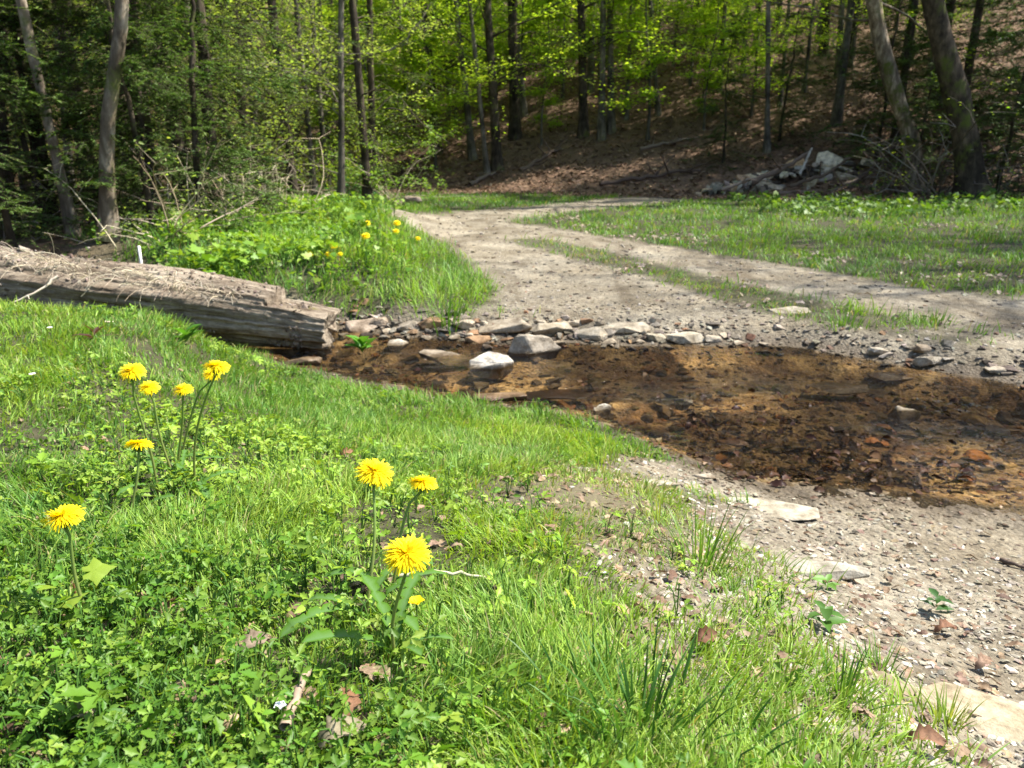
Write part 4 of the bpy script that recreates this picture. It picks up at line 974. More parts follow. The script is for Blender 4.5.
def tuft(px, py, n, L, label, cols=((.06, .17, .02), (.20, .34, .05)), w=.0022, spread=.02):
    p = G(px, py); az = rng.uniform(0, 2 * PI, n); rr = rng.uniform(0, spread, n)
    x, y = rr * np.cos(az), rr * np.sin(az); z = zfun(p[0] + x, p[1] + y) - p[2]
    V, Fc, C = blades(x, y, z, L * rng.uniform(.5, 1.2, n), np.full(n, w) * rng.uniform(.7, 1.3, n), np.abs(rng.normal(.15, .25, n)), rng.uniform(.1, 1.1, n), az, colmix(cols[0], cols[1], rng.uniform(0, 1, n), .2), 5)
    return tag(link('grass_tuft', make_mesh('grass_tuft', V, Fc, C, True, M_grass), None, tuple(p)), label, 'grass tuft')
tuft(700, 566, 60, .11, 'tall loose grass tuft at the left end of the long grey slab', w=.0026, spread=.05)
tuft(660, 520, 36, .09, 'wispy yellowish tuft at the edge of the dry patch', cols=((.18, .26, .05), (.34, .38, .10)), spread=.05)
tuft(600, 460, 70, .07, 'yellow green tuft at the crown of the near bank edge', cols=((.18, .28, .04), (.32, .40, .08)), spread=.09)
tuft(840, 700, 70, .06, 'short tuft on the bare soil at the bottom right', spread=.03)
tuft(880, 672, 50, .05, 'low tuft beside the rusty leaf', spread=.03)
tuft(945, 722, 60, .045, 'small yellowish tuft left of the cream slab', cols=((.14, .24, .04), (.30, .36, .08)), spread=.03)
tuft(640, 735, 150, .08, 'dense dark green clump of long blades at the bottom', cols=((.03, .11, .015), (.09, .2, .03)), w=.003, spread=.10)
tuft(845, 325, 90, .08, 'green tuft on the end of the centre strip near the ford', w=.005, spread=.12)
tuft(935, 322, 60, .07, 'small green tuft at the lower side of the right track', w=.005, spread=.10)
tuft(448, 322, 90, .15, 'long grass fringe hanging from the end of the far bank', w=.005, spread=.12)

# ------------------------------------------------------------------ trees
def crown_leaves(P, L, tmpl, cols, r_, tilt=.35, jit=.25):
    n = len(P); d = rdir(n, -.35, .25, r_); nn = np.stack([r_.normal(0, tilt, n), r_.normal(0, tilt, n), np.ones(n)], 1)
    t = np.clip(.5 + .9 * fbm(P[:, 0] * 1.5, P[:, 1] * 1.5, P[:, 2] * 1.5, 2) + r_.normal(0, .2, n), 0, 1)
    return scatter(tmpl[0], tmpl[1], P, frames(d, nn), L, colmix(cols[0], cols[1], t, jit))
QUAD = (np.array([(0, 0, 0), (.45, .32, .08), (1, 0, -.06), (.45, -.32, .08)]), [np.array([[0, 1, 2], [0, 2, 3]])])
def broadleaf(seed, H, r0, nb, leaf, cols, bark, low=1.6, dens=1.0, spread=2.0, bare=0, wob=.05, leafs=46, trunkpath=None):
    r_ = np.random.default_rng(seed)
    K = 16; t = np.linspace(0, 1, K)
    if trunkpath is None:
        P = np.zeros((K, 3)); P[:, 2] = t * H - .15; P[:, 0] = np.cumsum(r_.normal(0, wob, K)) * t; P[:, 1] = np.cumsum(r_.normal(0, wob, K)) * t; 
    else:
        tp = np.array(trunkpath); src = tp[:, 2]; P = np.stack([np.interp(t * src[-1], src, tp[:, i]) for i in range(3)], 1); H = src[-1]
    t2 = np.linspace(0, 1, 40); P2 = np.stack([np.interp(t2, t, P[:, i]) for i in range(3)], 1)
    R2 = r0 * (1 - .82 * t2) * (1 + .7 * np.exp(-P2[:, 2].clip(0) / .22)) * (1 + .05 * r_.normal(0, 1, 40))
    wood = Acc(); V, Fc = tubes(P2[None], R2[None], 12)
    V = V + (V - np.repeat(P2, 12, 0)) * (.14 * fbm(V[:, 0] * 6 + seed, V[:, 1] * 6, V[:, 2] * 1.6, 3))[:, None]
    wood.add(V, Fc)
    h = low + (H - low) * r_.uniform(0, 1, nb) ** .9; idx = h / H
    p0 = np.stack([np.interp(idx, t, P[:, i]) for i in range(3)], 1); az = r_.uniform(0, 2 * PI, nb); el = r_.uniform(.0, .6, nb)
    d0 = np.stack([np.cos(az) * np.cos(el), np.sin(az) * np.cos(el), np.sin(el)], 1)
    Lb = spread * (1 - .55 * idx ** 2) * r_.uniform(.5, 1.25, nb) * np.clip(r0 / .1, .5, 1.4)
    B = curve_pts(p0, d0, Lb, 7, (0, 0, .1), r_)
    wood.add(*tubes(B, (r0 * .22 * (1 - .6 * idx))[:, None] * np.linspace(1, .25, 7)[None], 5))
    ns = 6; src = np.repeat(B, ns, 0); kk = r_.integers(2, 7, nb * ns); q0 = src[np.arange(nb * ns), kk]
    dd = src[np.arange(nb * ns), kk] - src[np.arange(nb * ns), kk - 1]; dd /= np.linalg.norm(dd, axis=1, keepdims=True) + 1e-9
    d1 = dd + rdir(nb * ns, -.35, .5, r_) * 1.0; d1 /= np.linalg.norm(d1, axis=1, keepdims=True)
    L1 = np.repeat(Lb, ns) * r_.uniform(.25, .55, nb * ns)
    S1 = curve_pts(q0, d1, L1, 5, (0, 0, .05), r_); wood.add(*tubes(S1, .006 * np.linspace(1, .35, 5)[None].repeat(len(S1), 0) * (1 + bare), 4))
    if bare:
        nt_ = 4; s2 = np.repeat(S1, nt_, 0); k2 = r_.integers(1, 5, len(s2)); q2 = s2[np.arange(len(s2)), k2]
        S2 = curve_pts(q2, rdir(len(s2), -.3, .8, r_), np.repeat(L1, nt_) * .5, 4, (0, 0, .1), r_); wood.add(*tubes(S2, .0035 * np.linspace(1, .4, 4)[None].repeat(len(S2), 0), 3))
    tr = wood.mesh('trunk', bark)
    per = int(leafs * dens); up = np.repeat(np.repeat(h, ns) > 8.5, per)
    fr = r_.uniform(0, 1, (len(S1), per)); k0 = np.clip((fr * 4).astype(int), 0, 3); f = (fr * 4 - k0)[..., None]
    ii = np.arange(len(S1))[:, None]; LP = S1[ii, k0] * (1 - f) + S1[ii, k0 + 1] * f
    LP = LP + r_.normal(0, 1, LP.shape) * np.array([.14, .14, .05]) * (.35 + fr[..., None])
    LP = LP.reshape(-1, 3); sel = r_.uniform(0, 1, len(LP)) < np.interp(LP[:, 2], [3.5, 5.5, 7, 8], [1, .42, .07, .015]); LP = LP[sel]
    Ls = leaf * r_.uniform(.6, 1.3, len(LP)) * np.where(LP[:, 2] > 9, 1.5, 1.0)
    cr = Acc(); cr.add(*crown_leaves(LP, Ls, QUAD, cols, r_))
    return tr, cr.mesh('crown', M_leaf)
def conifer(seed, H, r0, bark, low=.3, lens=1.6, nb=74, cols=((.07, .14, .025), (.24, .35, .055)), needle=.022, hi=5.5):
    r_ = np.random.default_rng(seed); K = 24; t = np.linspace(0, 1, K); P = np.zeros((K, 3)); P[:, 2] = t * H - .15; P[:, 0] = np.cumsum(r_.normal(0, .03, K)) * t; P[:, 1] = np.cumsum(r_.normal(0, .03, K)) * t
    wood = Acc(); V, Fc = tubes(P[None], (r0 * (1 - .9 * t) * (1 + .5 * np.exp(-t * H / .3)))[None], 10); wood.add(V, Fc)
    h = low + (H - low) * r_.uniform(0, 1, nb) ** 1.25; idx = h / H; p0 = np.stack([np.interp(idx, t, P[:, i]) for i in range(3)], 1)
    az = r_.uniform(0, 2 * PI, nb); d0 = np.stack([np.cos(az), np.sin(az), r_.uniform(-.25, .2, nb)], 1); d0 /= np.linalg.norm(d0, axis=1, keepdims=True)
    Lb = lens * (1 - .75 * idx) * r_.uniform(.5, 1.2, nb); B = curve_pts(p0, d0, Lb, 8, (0, 0, -.35), r_); wood.add(*tubes(B, (r0 * .085) * np.linspace(1, .2, 8)[None].repeat(nb, 0), 4))
    nt_ = 24; src = np.repeat(B, nt_, 0); k = r_.integers(1, 8, len(src)); q = src[np.arange(len(src)), k] ; bd = src[np.arange(len(src)), k] - src[np.arange(len(src)), k - 1]; bd /= np.linalg.norm(bd, axis=1, keepdims=True)
    sd = np.cross(bd, [0, 0, 1.]); sd *= np.where(r_.uniform(0, 1, len(src)) < .5, 1, -1)[:, None]
    d1 = bd * .6 + sd + r_.normal(0, .15, bd.shape); d1 /= np.linalg.norm(d1, axis=1, keepdims=True); L1 = np.repeat(Lb, nt_) * .38 * (1.1 - k / 9.5) * r_.uniform(.6, 1.2, len(src))
    T1 = curve_pts(q, d1, L1, 4, (0, 0, -.25), r_); wood.add(*tubes(T1, .003 * np.ones((len(T1), 4)), 3))
    per = 26; fr = np.tile(np.linspace(0.03, 1, per), (len(T1), 1)) * 2.999; k0 = fr.astype(int); f = (fr - k0)[..., None]; ii = np.arange(len(T1))[:, None]
    NP = (T1[ii, k0] * (1 - f) + T1[ii, k0 + 1] * f).reshape(-1, 3); TD = np.repeat(d1, per, 0); up = np.tile([0, 0, 1.], (len(NP), 1)) + r_.normal(0, .25, (len(NP), 3))
    side = np.cross(TD, up); side *= np.where(np.arange(len(NP)) % 2 == 0, 1, -1)[:, None]; dd = TD * .6 + side + up * r_.uniform(-.2, .5, (len(NP), 1))
    sel = ~((NP[:, 2] > hi) & (r_.uniform(0, 1, len(NP)) > .08)); NP, dd, up = NP[sel], dd[sel], up[sel]
    tmpl = (np.array([(0, -.12, 0), (.6, -.13, 0), (1, 0, -.05), (.6, .13, 0), (0, .12, 0)]), [np.array([[0, 1, 2, 3, 4]])])
    tt = np.clip(.45 + .9 * fbm(NP[:, 0] * 2, NP[:, 1] * 2, NP[:, 2] * 2, 2) + r_.normal(0, .2, len(NP)), 0, 1)
    s = needle * r_.uniform(.7, 1.3, len(NP)) * np.where(NP[:, 2] > hi, 2.6, 1.25)
    cr = Acc(); cr.add(*scatter(tmpl[0], tmpl[1], NP, frames(dd, up), s, colmix(cols[0], cols[1], tt, .25)))
    return wood.mesh('trunk', bark), cr.mesh('crown', M_needle)

SPRING = ((.225, .36, .028), (.46, .60, .075)); OLIVE = ((.17, .25, .06), (.35, .44, .14))
protos = {
    'b1': broadleaf(1, 15, .085, 44, .068, SPRING, M_beech, 1.4, .92),
    'b2': broadleaf(2, 17, .11, 44, .068, SPRING, M_darkbark, 1.8, .92, 2.6),
    'b3': broadleaf(3, 12, .06, 46, .066, SPRING, M_beech, .9, 1.05, 2.3),
    'o1': broadleaf(4, 13, .055, 56, .055, OLIVE, M_beech, .5, .95, 2.6, 1),
    'o2': broadleaf(5, 14, .08, 56, .055, OLIVE, M_darkbark, .7, .95, 2.8, 1),
    'o3': broadleaf(14, 11.5, .13, 44, .06, OLIVE, M_darkbark, 3.5, .25, 3.0, 1),
    's1': broadleaf(6, 4.2, .030, 26, .075, SPRING, M_beech, .5, .8, 1.3),
    'c6': conifer(27, 12, .09, M_darkbark, .2, 2.0, 96, ((.035, .085, .02), (.13, .23, .04)), .040, 5.2), 'c4': conifer(17, 3.4, .03, M_darkbark, .1, 1.05, 60, ((.045, .10, .02), (.15, .25, .045)), .020), 'c1': conifer(7, 13, .085, M_darkbark), 'c2': conifer(8, 11, .07, M_darkbark, .2, 1.9), 'c3': conifer(9, 14, .16, M_palebark, 1.2, 1.7, 95),
}
used = {}
def place(kind, name, x, y, label, group=None, rz=None, sc=1.0, z=None, tilt=(0, 0), cat='tree'):
    tr, cr = protos[kind]
    root = link(name, None, None, (x, y, gz(x, y) if z is None else z)); root.rotation_euler = (tilt[0], tilt[1], random.uniform(0, 6.28) if rz is None else rz); root.scale = (sc,) * 3
    link('trunk', tr, root); link('crown', cr, root); tag(root, label, cat, group); return root

def far_x(px, y): return (px - 512) / F * y * 1.0
# hillside wood
pts = []
def free(x, y, d):
    for (a, b) in pts:
        if (a - x) ** 2 + (b - y) ** 2 < d * d: return False
    return True
# trees one can pick out: image x of the foot, depth
named = [
    (597, 18.5, 'b1', 'pale grey stem of the twin trunked beech, left of the pair', (0.0, -.02)), (606, 18.8, 'b1', 'pale grey stem of the twin trunked beech, right of the pair', (0.0, -.05)),
    (580, 18.9, 'b2', 'dark trunk close to the left of the pale twin stems', (0, -.04)), (498, 17.6, 'b2', 'thick dark trunk at the foot of the hill, right one of the dark pair', (0, -.05)),
    (488, 17.4, 'b3', 'thin dark trunk at the foot of the hill, left one of the dark pair', (0, -.09)), (474, 18.6, 'b1', 'pale based slender tree left of the dark pair', (0, -.10)),
    (440, 19.5, 'b2', 'dark trunk above the end of the meadow', (0, -.05)), (523, 21, 'b1', 'slender pale based tree on the slope right of the dark pair', (0, -.09)),
    (585, 21.5, 'b1', 'slim trunk just behind the pale twin stems', (0, 0)), (650, 19.5, 'b3', 'grey leaning pole tree right of the twin stems', (0, -.12)),
    (640, 22, 'b1', 'straight grey trunk halfway up the slope behind the leaning pole', (0, -.02)), (706, 20, 'b3', 'thin straight dark tree in the middle of the brown slope', (0, 0)),
    (756, 16.5, 'b3', 'thin pale sapling trunk behind the stone pile', (0, -.08)), (800, 22, 'b2', 'dark trunk high on the slope with a swollen foot', (0, -.04)),
    (824, 21.5, 'b2', 'dark trunk high on the slope right of the swollen one', (0, .02)), (690, 24, 'b1', 'straight trunk far up the brown slope', (0, 0)),
    (415, 22, 'b3', 'slender tree where the path vanishes into the wood', (0, -.05)), (755, 25, 'b1', 'grey trunk far up the slope above the stone pile', (0, .01)),
]
for (px, yy, k, lb, tl) in named:
    x = far_x(px, yy); pts.append((x, yy)); place(k, 'beech_tree' if k in ('b1', 'b3') else 'oak_tree', x, yy, lb, tilt=(0, tl[1]), rz=random.uniform(-.3, .3), sc=.95)
cnt = 0
for _ in range(4000):
    if cnt >= 135: break
    y = random.uniform(17, 44); x = random.uniform(-.42 - .1, .80) * y
    s = 0.35 * (x + 1.5) + 0.94 * (y - 16.2)
    if s < 1.2 or not free(x, y, 1.3): continue
    pts.append((x, y)); cnt += 1
    k = random.choice(['b1', 'b1', 'b2', 'b3', 'b3'])
    place(k, 'beech_tree' if k != 'b2' else 'oak_tree', x, y, 'slender woodland tree with fresh yellow green leaves standing on the leaf covered hillside', 'trees on the wooded hillside', sc=random.uniform(.8, 1.15), tilt=(random.uniform(-.05, .05), random.uniform(-.07, .03)))
for _ in range(500):
    if cnt >= 200: break
    y = random.uniform(17.5, 30); x = random.uniform(-.25, .30) * y
    s = 0.35 * (x + 1.5) + 0.94 * (y - 16.2)
    if s < .6 or not free(x, y, .8): continue
    pts.append((x, y)); cnt += 1
    place('s1', 'beech_sapling', x, y, 'young beech sapling with bright new leaves under the taller hillside trees', 'saplings under the hillside trees', sc=random.uniform(.8, 1.3), cat='sapling')
n_ = 0
for _ in range(800):
    if n_ >= 12: break
    y = random.uniform(17.5, 26); x = random.uniform(.05, .52) * y
    if not free(x, y, .7): continue
    pts.append((x, y)); n_ += 1
    place('b3', 'beech_tree', x, y, 'thin young beech with low bright leaves in front of the brown slope', 'young beeches on the brown slope', sc=random.uniform(.55, .85))
# mid left budding wood
for (px, yy, k, lb, tl) in [(218, 9.5, 'o1', 'thin pale stemmed tree in the left wood above the bare shrub', -.03), (300, 12, 'o2', 'dark trunk of the budding wood beyond the green bank', -.05), (372, 13, 'o2', 'dark forked tree at the right end of the budding wood', -.04),
                            (320, 13.5, 'o1', 'slim grey tree between the two dark ones of the budding wood', 0.02), (345, 11.5, 'o1', 'leaning thin tree behind the far end of the green bank', -.09), (258, 12.5, 'o2', 'dark trunk deep in the wood behind the straw stalks', 0.0)]:
    x = far_x(px, yy); pts.append((x, yy)); place(k, 'budding_tree', x, yy, lb, tilt=(0, tl), sc=.9)
n_ = 0
for _ in range(3000):
    if n_ >= 60: break
    y = random.uniform(9.5, 34); x = random.uniform(-.78, -.13) * y
    if x > -1.9 - .10 * (y - 9) or not free(x, y, 1.1) or (x > -3 and y < 12.5): continue
    if 0.35 * (x + 1.5) + 0.94 * (y - 16.2) > 1 and x > -4: continue
    pts.append((x, y)); n_ += 1
    place(random.choice(['o1', 'o2', 'o1', 'o2', 'b3', 'c2']) if y > 13 else random.choice(['o1', 'o2']), 'budding_tree', x, y, 'thin grey tree of the budding wood left of the meadow, small leaves just opening', 'trees of the budding wood on the left', sc=random.uniform(.8, 1.1), tilt=(random.uniform(-.06, .06), random.uniform(-.08, .05)))
# conifers at left
for (x, y, k, lb, s) in [(-4.6, 7.0, 'c1', 'dark evergreen overhanging the log at the left edge', 1), (-4.3, 7.3, 'c2', 'dense evergreen behind the pale leaning trunk', 1), (-3.6, 7.9, 'c1', 'feathery evergreen behind the knobbly trunk', 1),
                         (-3.0, 8.0, 'c2', 'evergreen with low drooping sprays behind the bare shrub', .9), (-5.2, 6.6, 'c1', 'evergreen at the far left edge of the wood', 1.1), (-4.9, 9.2, 'c2', 'evergreen filling the back of the left wood', 1.2), (-3.9, 9.4, 'c1', 'tall evergreen deep in the left wood', 1.2)]:
    place(k, 'hemlock_tree', x, y, lb, sc=s, cat='evergreen tree'); pts.append((x, y))
for (x, y, lb, s) in [(-3.35, 5.2, 'small evergreen with its sprays in front of the leaning trunk', .8), (-2.62, 5.7, 'small evergreen growing just right of the knobbly trunk', .8), (-4.0, 6.7, 'small feathery evergreen behind the trunks at the left part of the log', 1), (-3.0, 6.6, 'small evergreen between the leaning and the knobbly trunks', .9), (-2.5, 6.3, 'small light green evergreen behind the bare shrub', 1),
                      (-4.7, 6.4, 'small evergreen shading the trunks at the left edge', 1.3), (-3.3, 7.2, 'small evergreen with bright sprays beside the knobbly trunk', 1.4)]:
    place('c4', 'hemlock_sapling', x, y, lb, sc=s, cat='evergreen tree')
for (x, y, lb, s) in [(7.9, 12.9, 'low evergreen right behind the thick leaning trunk', 1.1), (8.9, 12.4, 'low dark evergreen at the right edge', 1.2), (6.9, 13.6, 'low evergreen between the two leaning trunks', 1.0),
                      (5.6, 16.9, 'small evergreen above the crest of the stone pile', 1.0), (4.3, 16.3, 'small evergreen at the foot of the brown slope', .9), (7.0, 15.4, 'small evergreen right of the stone pile crest', 1.2)]:
    place('c4', 'hemlock_sapling', x, y, lb, sc=s, cat='evergreen tree')
# conifers at right
for (x, y, k, lb, sc_) in [(8.6, 15.6, 'c6', 'dark evergreen with low branches behind the thick leaning trunk', 1), (9.7, 15.0, 'c6', 'dark evergreen at the right edge of the picture', 1.1), (7.6, 16.0, 'c6', 'evergreen behind the curved pale trunk', .9),
                         (9.0, 17.4, 'c6', 'evergreen on the slope behind the right thicket', 1.2), (10.5, 16.6, 'c6', 'evergreen standing deep in the shade on the right', 1.2),
                         (9.6, 13.4, 'c6', 'evergreen with sprays reaching in past the right edge of the picture', .8)]:
    place(k, 'hemlock_tree', x, y, lb, sc=sc_, cat='evergreen tree'); pts.append((x, y))
# surroundings outside the frame to the right and left (they shade the scene)
for (x, y, k) in [(9.6, 6.3, 'o3'), (9.4, 7.0, 'o3'), (10.8, 8.6, 'o3'), (14.5, 17, 'c1'), (-8.5, 6, 'c1')]:
    place(k, 'woodland_tree', x, y, 'woodland tree standing outside the picture beside the clearing', 'trees around the clearing', sc=1.0)

# special trunks built to their picture course
def px_path(lst, yd, x0, y0):
    base = gz(x0, y0); out = []
    for (px, py) in lst:
        p = at(px, py, yd); out.append((p[0] - x0, (p[1] - y0), max(p[2] - base, -.2)))
    out[0] = (out[0][0], 0, -.2)
    d = np.array(out[-1]) - np.array(out[-2]); d = d / abs(d[2])
    out.append(tuple(np.array(out[-1]) + d * 4 * np.array([.6, .6, 1]))); out.append(tuple(np.array(out[-1]) + np.array([d[0] * .3 * 5, 0, 5]))); return out
def special(px, py, path, width_px, seed, bark, label, name, cols, leaf, low, nb=40, bare=0, **kw):
    p = G(px, py); yd = p[1]; rad = width_px * np.hypot(yd, .5) / F / 2 * .78
    tp = px_path(path, yd, p[0], p[1]); tr, cr = broadleaf(seed, 12, rad, nb, leaf, cols, bark, low, trunkpath=tp, bare=bare, **kw)
    root = link(name, None, None, (p[0], p[1], p[2])); link('trunk', tr, root); link('crown', cr, root); tag(root, label, 'tree'); return root
special(972, 198, [(975, 200), (968, 150), (958, 100), (944, 50), (930, 0)], 31, 41, M_darkbark, 'thick dark mossy trunk leaning left at the right side of the meadow', 'oak_tree', SPRING, .07, 3.0, spread=2.2, nb=30)
special(915, 192, [(918, 195), (912, 130), (896, 95), (882, 50), (872, 0)], 21, 42, M_palebark, 'curved tree with sunlit pale bark beside the thick dark trunk', 'curved_tree', SPRING, .07, 2.6, spread=2.0, nb=30)
special(70, 238, [(76, 245), (66, 190), (52, 140), (45, 100), (33, 55), (20, 0)], 13, 43, M_palebark, 'pale slender trunk leaning left behind the log', 'leaning_tree', OLIVE, .04, 2.3, spread=1.3, nb=24)
special(106, 240, [(106, 245), (106, 190), (104, 145), (112, 100), (118, 60), (124, 0)], 17, 44, M_palebark, 'knobbly pale trunk with a mossy bulge behind the log', 'knobbly_tree', OLIVE, .04, 2.3, spread=1.3, nb=24)
special(14, 238, [(14, 245), (8, 200), (2, 150), (-6, 60)], 17, 45, M_darkbark, 'brown trunk at the left edge just behind the log', 'oak_tree', OLIVE, .04, 2.6, spread=1.3, nb=20)

# ---- bare shrubs, brush and stalks
def shrub(x, y, n, L, label, name='bare_shrub', col=((.36, .28, .18), (.66, .56, .40)), leaves=0, lcol=SPRING, rad=.006, lean=(0, 0), leafL=.03, up=(.4, 1.0), cat='shrub', bend=-.6):
    z = gz(x, y); root = link(name, None, None, (x, y, z)); tag(root, label, cat)
    d = rdir(n, up[0], up[1]); d[:, 0] += lean[0]; d[:, 1] += lean[1]; d /= np.linalg.norm(d, axis=1, keepdims=True)
    p0 = np.column_stack([rng.normal(0, .12, n), rng.normal(0, .12, n), np.zeros(n) - .03]); Ls = L * rng.uniform(.5, 1.15, n)
    P = curve_pts(p0, d, Ls, 9, (0, 0, bend), rng); acc = Acc(); c = colmix(col[0], col[1], rng.uniform(0, 1, n), .15)
    V, Fc = tubes(P, rad * np.linspace(1, .3, 9)[None] * rng.uniform(.6, 1.2, n)[:, None], 5); acc.add(V, Fc, np.repeat(c, 45, 0))
    m = 4; s = np.repeat(P, m, 0); k = rng.integers(3, 9, len(s)); q = s[np.arange(len(s)), k]; T = curve_pts(q, rdir(len(s), -.1, .9), np.repeat(Ls, m) * .25, 4, (0, 0, 0), rng)
    V, Fc = tubes(T, rad * .35 * np.linspace(1, .5, 4)[None].repeat(len(T), 0), 4); acc.add(V, Fc, np.repeat(np.repeat(c, m, 0), 16, 0)); link('branches', acc.mesh('branches', M_twig), root)
    if leaves:
        i = rng.integers(0, len(T), leaves); LP = T[i, rng.integers(1, 4, leaves)] + rng.normal(0, .03, (leaves, 3)); a2 = Acc(); a2.add(*crown_leaves(LP, leafL * rng.uniform(.6, 1.3, leaves), OVL, lcol, rng, .6)); link('foliage', a2.mesh('foliage', M_leaf), root)
    return root
def gx(px, py): p = G(px, py); return p[0], p[1]
shrub(*gx(165, 240), 15, .85, 'tan bare shrub of arching twigs left of the green bank', leaves=260, lcol=OLIVE, leafL=.03)
shrub(*gx(205, 228), 18, .85, 'second tangle of pale arching twigs behind the first bare shrub', leaves=200, lcol=OLIVE, leafL=.03)
shrub(*gx(235, 220), 34, .75, 'bleached dry stalks standing at the left crest of the green bank', 'dry_stalks', col=((.45, .36, .24), (.66, .56, .40)), rad=.005, bend=-.2, up=(.7, 1), cat='dry stalks')
shrub(*gx(290, 212), 12, .7, 'few bleached stalks leaning right behind the green bank', 'dry_stalks', col=((.45, .36, .24), (.66, .56, .40)), rad=.006, bend=-.2, up=(.6, .9), lean=(.4, 0), cat='dry stalks')
shrub(*gx(28, 236), 14, .7, 'leafing bush with pale green leaves at the left edge over the log', 'leafing_bush', leaves=220, lcol=((.25, .36, .10), (.42, .52, .20)), leafL=.045, rad=.007, col=((.4, .34, .28), (.6, .53, .45)), cat='bush')
shrub(*gx(312, 196), 18, 1.6, 'young bush with bright yellow green leaves in front of the budding wood', 'leafing_bush', leaves=1200, lcol=((.26, .40, .03), (.42, .54, .07)), leafL=.05, cat='bush')
shrub(*gx(350, 200), 12, .6, 'low blue green leafy bush where the bank meets the wood', 'leafing_bush', leaves=500, lcol=((.06, .20, .06), (.12, .32, .10)), leafL=.05, cat='bush')
shrub(*gx(395, 200), 16, 1.5, 'green bush with drooping sprays at the end of the meadow', 'leafing_bush', leaves=1800, lcol=((.10, .20, .03), (.22, .34, .06)), leafL=.05, cat='bush')
shrub(*gx(936, 196), 26, 2.2, 'tangled bare thicket between the two leaning trunks', leaves=350, lcol=((.2, .34, .03), (.36, .46, .06)), leafL=.05, rad=.014, col=((.10, .08, .06), (.40, .34, .27)), up=(.3, 1))
shrub(*gx(900, 193), 18, 1.3, 'dark twiggy shrub at the foot of the curved tree', leaves=250, leafL=.04, rad=.010, col=((.07, .05, .04), (.25, .2, .15)))
shrub(*gx(1005, 196), 16, 1.5, 'dark twiggy shrub at the right edge behind the thick trunk', leaves=100, leafL=.04, rad=.010, col=((.08, .06, .05), (.38, .32, .25)))
shrub(*gx(440, 188), 12, .8, 'low twiggy brush at the foot of the hill by the meadow end', leaves=60, rad=.008, col=((.08, .06, .04), (.2, .15, .11)))

# white stake behind the log
p = at(141, 262, 4.35); z0 = gz(p[0], p[1]); P = np.zeros((1, 4, 3)); P[0, :, 2] = np.linspace(-.05, p[2] - z0 + .09, 4); V, Fc = tubes(P, np.full((1, 4), .008), 6)
V = np.concatenate([V, P[0, -1:]]); acc = Acc(); acc.add(V, Fc + [np.array([[18 + i, 18 + (i + 1) % 6, 24] for i in range(6)])], np.array((.75, .74, .7)))
tag(link('stake', acc.mesh('stake', M_twig), None, (p[0], p[1], z0)), 'short white stake upright in the shade just behind the log', 'stake')

# ---- stone pile with fallen branches on the right
PB = G(780, 190)
def pile_at(px, py, dy=0): return at(px, py, PB[1] + dy)
for i, (px, py, w, dims, lb, rz, ti, c) in enumerate([
    (758, 172, 46, (1, .6, .28), 'pale flat slab on the left shoulder of the stone pile', .2, (.3, -.25), (.60, .55, .45)),
    (768, 186, 36, (1, .7, .6), 'grey slanted block low in the stone pile', -.3, (.2, -.4), (.46, .42, .38)),
    (732, 187, 26, (1, .8, .6), 'yellowish block at the left foot of the stone pile', .1, (0, .1), (.52, .44, .33)),
    (713, 190, 22, (1, .8, .5), 'brownish stone at the very left end of the pile', 0, (0, 0), (.44, .35, .28)),
    (833, 158, 38, (1, .6, .4), 'white slab on the top of the stone pile', -.1, (.4, .35), (.72, .70, .66)),
    (838, 166, 44, (1, .5, .25), 'light grey slab right under the white top slab', .1, (.3, .1), (.56, .53, .48)),
    (872, 162, 34, (1, .6, .4), 'pale broken block at the right shoulder of the pile', .4, (.2, .2), (.60, .56, .50)),
    (795, 159, 22, (1, .6, .5), 'ochre block near the crest of the stone pile', .3, (.2, -.3), (.46, .34, .22)),
    (850, 178, 40, (1, .6, .5), 'grey block in the lower right of the pile', -.4, (.2, .2), (.44, .41, .37)),
    (815, 182, 34, (1, .7, .6), 'mossy grey block in the lower middle of the pile', .5, (.1, -.2), (.34, .32, .25)),
    (745, 178, 24, (1, .7, .6), 'brown block between the pale slab and the left foot', .7, (.1, .2), (.36, .26, .2)),
    (880, 182, 30, (1, .7, .6), 'dark grey block at the right foot of the pile', .1, (0, .1), (.32, .29, .26)),
    (700, 193, 14, (1, .8, .6), 'small stone just outside the left end of the pile', .1, (0, 0), (.46, .4, .33))]):
    dy = (190 - py) * .022; b = at(px, py + 4, PB[1] + dy)
    stone(px, py, w * (.80 if w > 30 else .95), dims, lb, 'stone block', None, c, rz, ti, .5, base=b, name='stone_block', npts=14)
n = 420; xs = []
for k in range(n):
    px = random.uniform(705, 905); hmax = 30 * math.exp(-((px - 830) / 75) ** 2) + 5; py = 194 - random.uniform(0, 1) * hmax; b = at(px, py, PB[1] + (194 - py) * .022 + random.uniform(-.1, .3)); xs.append(b)
xs = np.array(xs); acc = Acc(); R = frames(rdir(n, -.5, .5), rdir(n, .2, 1)); pick = rng.integers(0, 7, n); s = .15 * np.exp(np.clip(rng.normal(0, .6, n), -1, .7)); c = colmix((.05, .038, .028), (.60, .52, .42), rng.uniform(0, 1, n) ** 1.6, .2)
for i in range(7): mm = pick == i; acc.add(*scatter(PEB[i][0], PEB[i][1], xs[mm], R[mm], s[mm], c[mm]))
tag(link('rubble', acc.mesh('rubble', M_stone, False)), 'heap of small broken rubble filling the stone pile', 'rubble', kind='stuff')
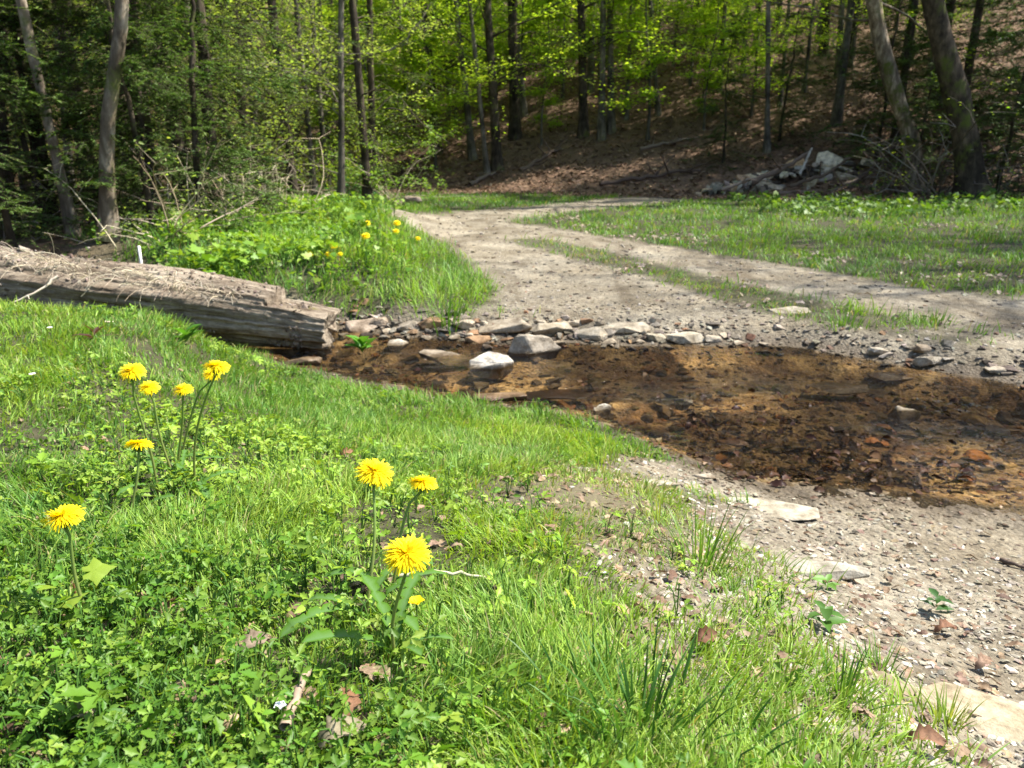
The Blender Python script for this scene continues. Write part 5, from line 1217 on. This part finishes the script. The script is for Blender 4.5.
for (pts_, r, c, lb, tw) in [
    ([(845, 192), (870, 170), (902, 140)], .045, (.10, .07, .05), 'dark slanting dead branch sticking up over the right end of the pile', 4),
    ([(752, 182), (785, 168), (812, 150)], .06, (.17, .12, .09), 'thick dark branch lying diagonally across the stone pile', 2),
    ([(800, 174), (806, 160), (812, 148)], .03, (.55, .50, .43), 'short pale dead limb upright in the middle of the pile', 0),
    ([(778, 193), (840, 192), (900, 194)], .06, (.22, .15, .11), 'brown fallen trunk lying along the front of the pile', 3),
    ([(790, 186), (822, 176), (850, 158)], .04, (.14, .10, .07), 'dark crooked branch crossing the middle of the pile upward to the right', 3),
    ([(722, 190), (748, 180), (770, 176)], .035, (.30, .23, .17), 'brown stick lying over the left foot of the pile', 2),
    ([(838, 186), (862, 178), (892, 176)], .045, (.20, .15, .11), 'brown limb lying low at the right of the pile', 3),
    ([(862, 200), (872, 186), (880, 176)], .02, (.46, .42, .36), 'thin grey stalk leaning in the grass before the pile', 0),
    ([(862, 212), (873, 203), (882, 195)], .02, (.55, .50, .42), 'bleached short stick lying in the meadow before the pile', 0),
    ([(905, 165), (960, 152), (1040, 158)], .018, (.5, .45, .38), 'long thin pale branch crossing in front of the thick trunk', 3),
    ([(930, 198), (915, 170), (890, 150)], .03, (.12, .09, .07), 'dead branch propped between the curved tree and the pile', 3)]:
    stick([at(a, b, PB[1] - .25 + .02 * i) for i, (a, b) in enumerate(pts_)], r, c, lb, 'dead_branch', 7, tw, 'dead branch')
for (pa, pb, yy, r, c, lb) in [((520, 172), (560, 150), 0, .05, (.16, .11, .08), 'dark fallen trunk on the slope left of the twin stems'), ((600, 186), (700, 172), 0, .05, (.12, .08, .06), 'dark fallen trunk along the foot of the hill'),
                               ((640, 150), (700, 138), 0, .04, (.24, .18, .13), 'thin fallen trunk lying across the brown slope'), ((470, 186), (500, 172), 0, .05, (.20, .15, .11), 'short fallen trunk beside the dark pair of trees')]:
    stick([gpu(*pa, r * .6), gpu((pa[0] + pb[0]) / 2, (pa[1] + pb[1]) / 2, r), gpu(*pb, r * .6)], r, c, lb, 'fallen_tree', 9, 4, 'fallen tree')
for (px, py, w, lb) in [(412, 204, 18, 'pale boulder at the end of the meadow, right of two'), (397, 206, 12, 'pinkish boulder at the end of the meadow, left of two')]:
    stone(px, py, w, (1, .8, .6), lb, 'boulder', None, (.56, .45, .38), .2, (0, 0), .7, name='boulder')

# ------------------------------------------------------------------ light
el, az = math.radians(56), math.radians(76)
D = Vector((math.sin(az) * math.cos(el), math.cos(az) * math.cos(el), math.sin(el)))
sun = bpy.data.lights.new('sun', 'SUN'); sun.energy = 5.0; sun.angle = math.radians(.53); sun.color = (1, .955, .88)
so = bpy.data.objects.new('sun', sun); COL.objects.link(so); so.rotation_mode = 'QUATERNION'; so.rotation_quaternion = D.to_track_quat('Z', 'Y'); so.location = (5, 5, 20)
w = bpy.data.worlds.new('World'); scene.world = w; w.use_nodes = True; nt = w.node_tree; bg = nt.nodes['Background']
sky = nt.nodes.new('ShaderNodeTexSky'); sky.sky_type = 'NISHITA'; sky.sun_disc = False; sky.sun_elevation = el; sky.sun_rotation = az; nt.links.new(sky.outputs[0], bg.inputs[0]); bg.inputs[1].default_value = .13
vs = scene.view_settings; vs.view_transform = 'Standard'; vs.look = 'None'; vs.gamma = 1; vs.exposure = 1.24; vs.use_curve_mapping = False
cy = scene.cycles; cy.max_bounces = 6; cy.diffuse_bounces = 3; cy.glossy_bounces = 2; cy.transmission_bounces = 4; cy.transparent_max_bounces = 8; cy.use_denoising = True; cy.sample_clamp_indirect = 6; cy.caustics_reflective = False; cy.caustics_refractive = False
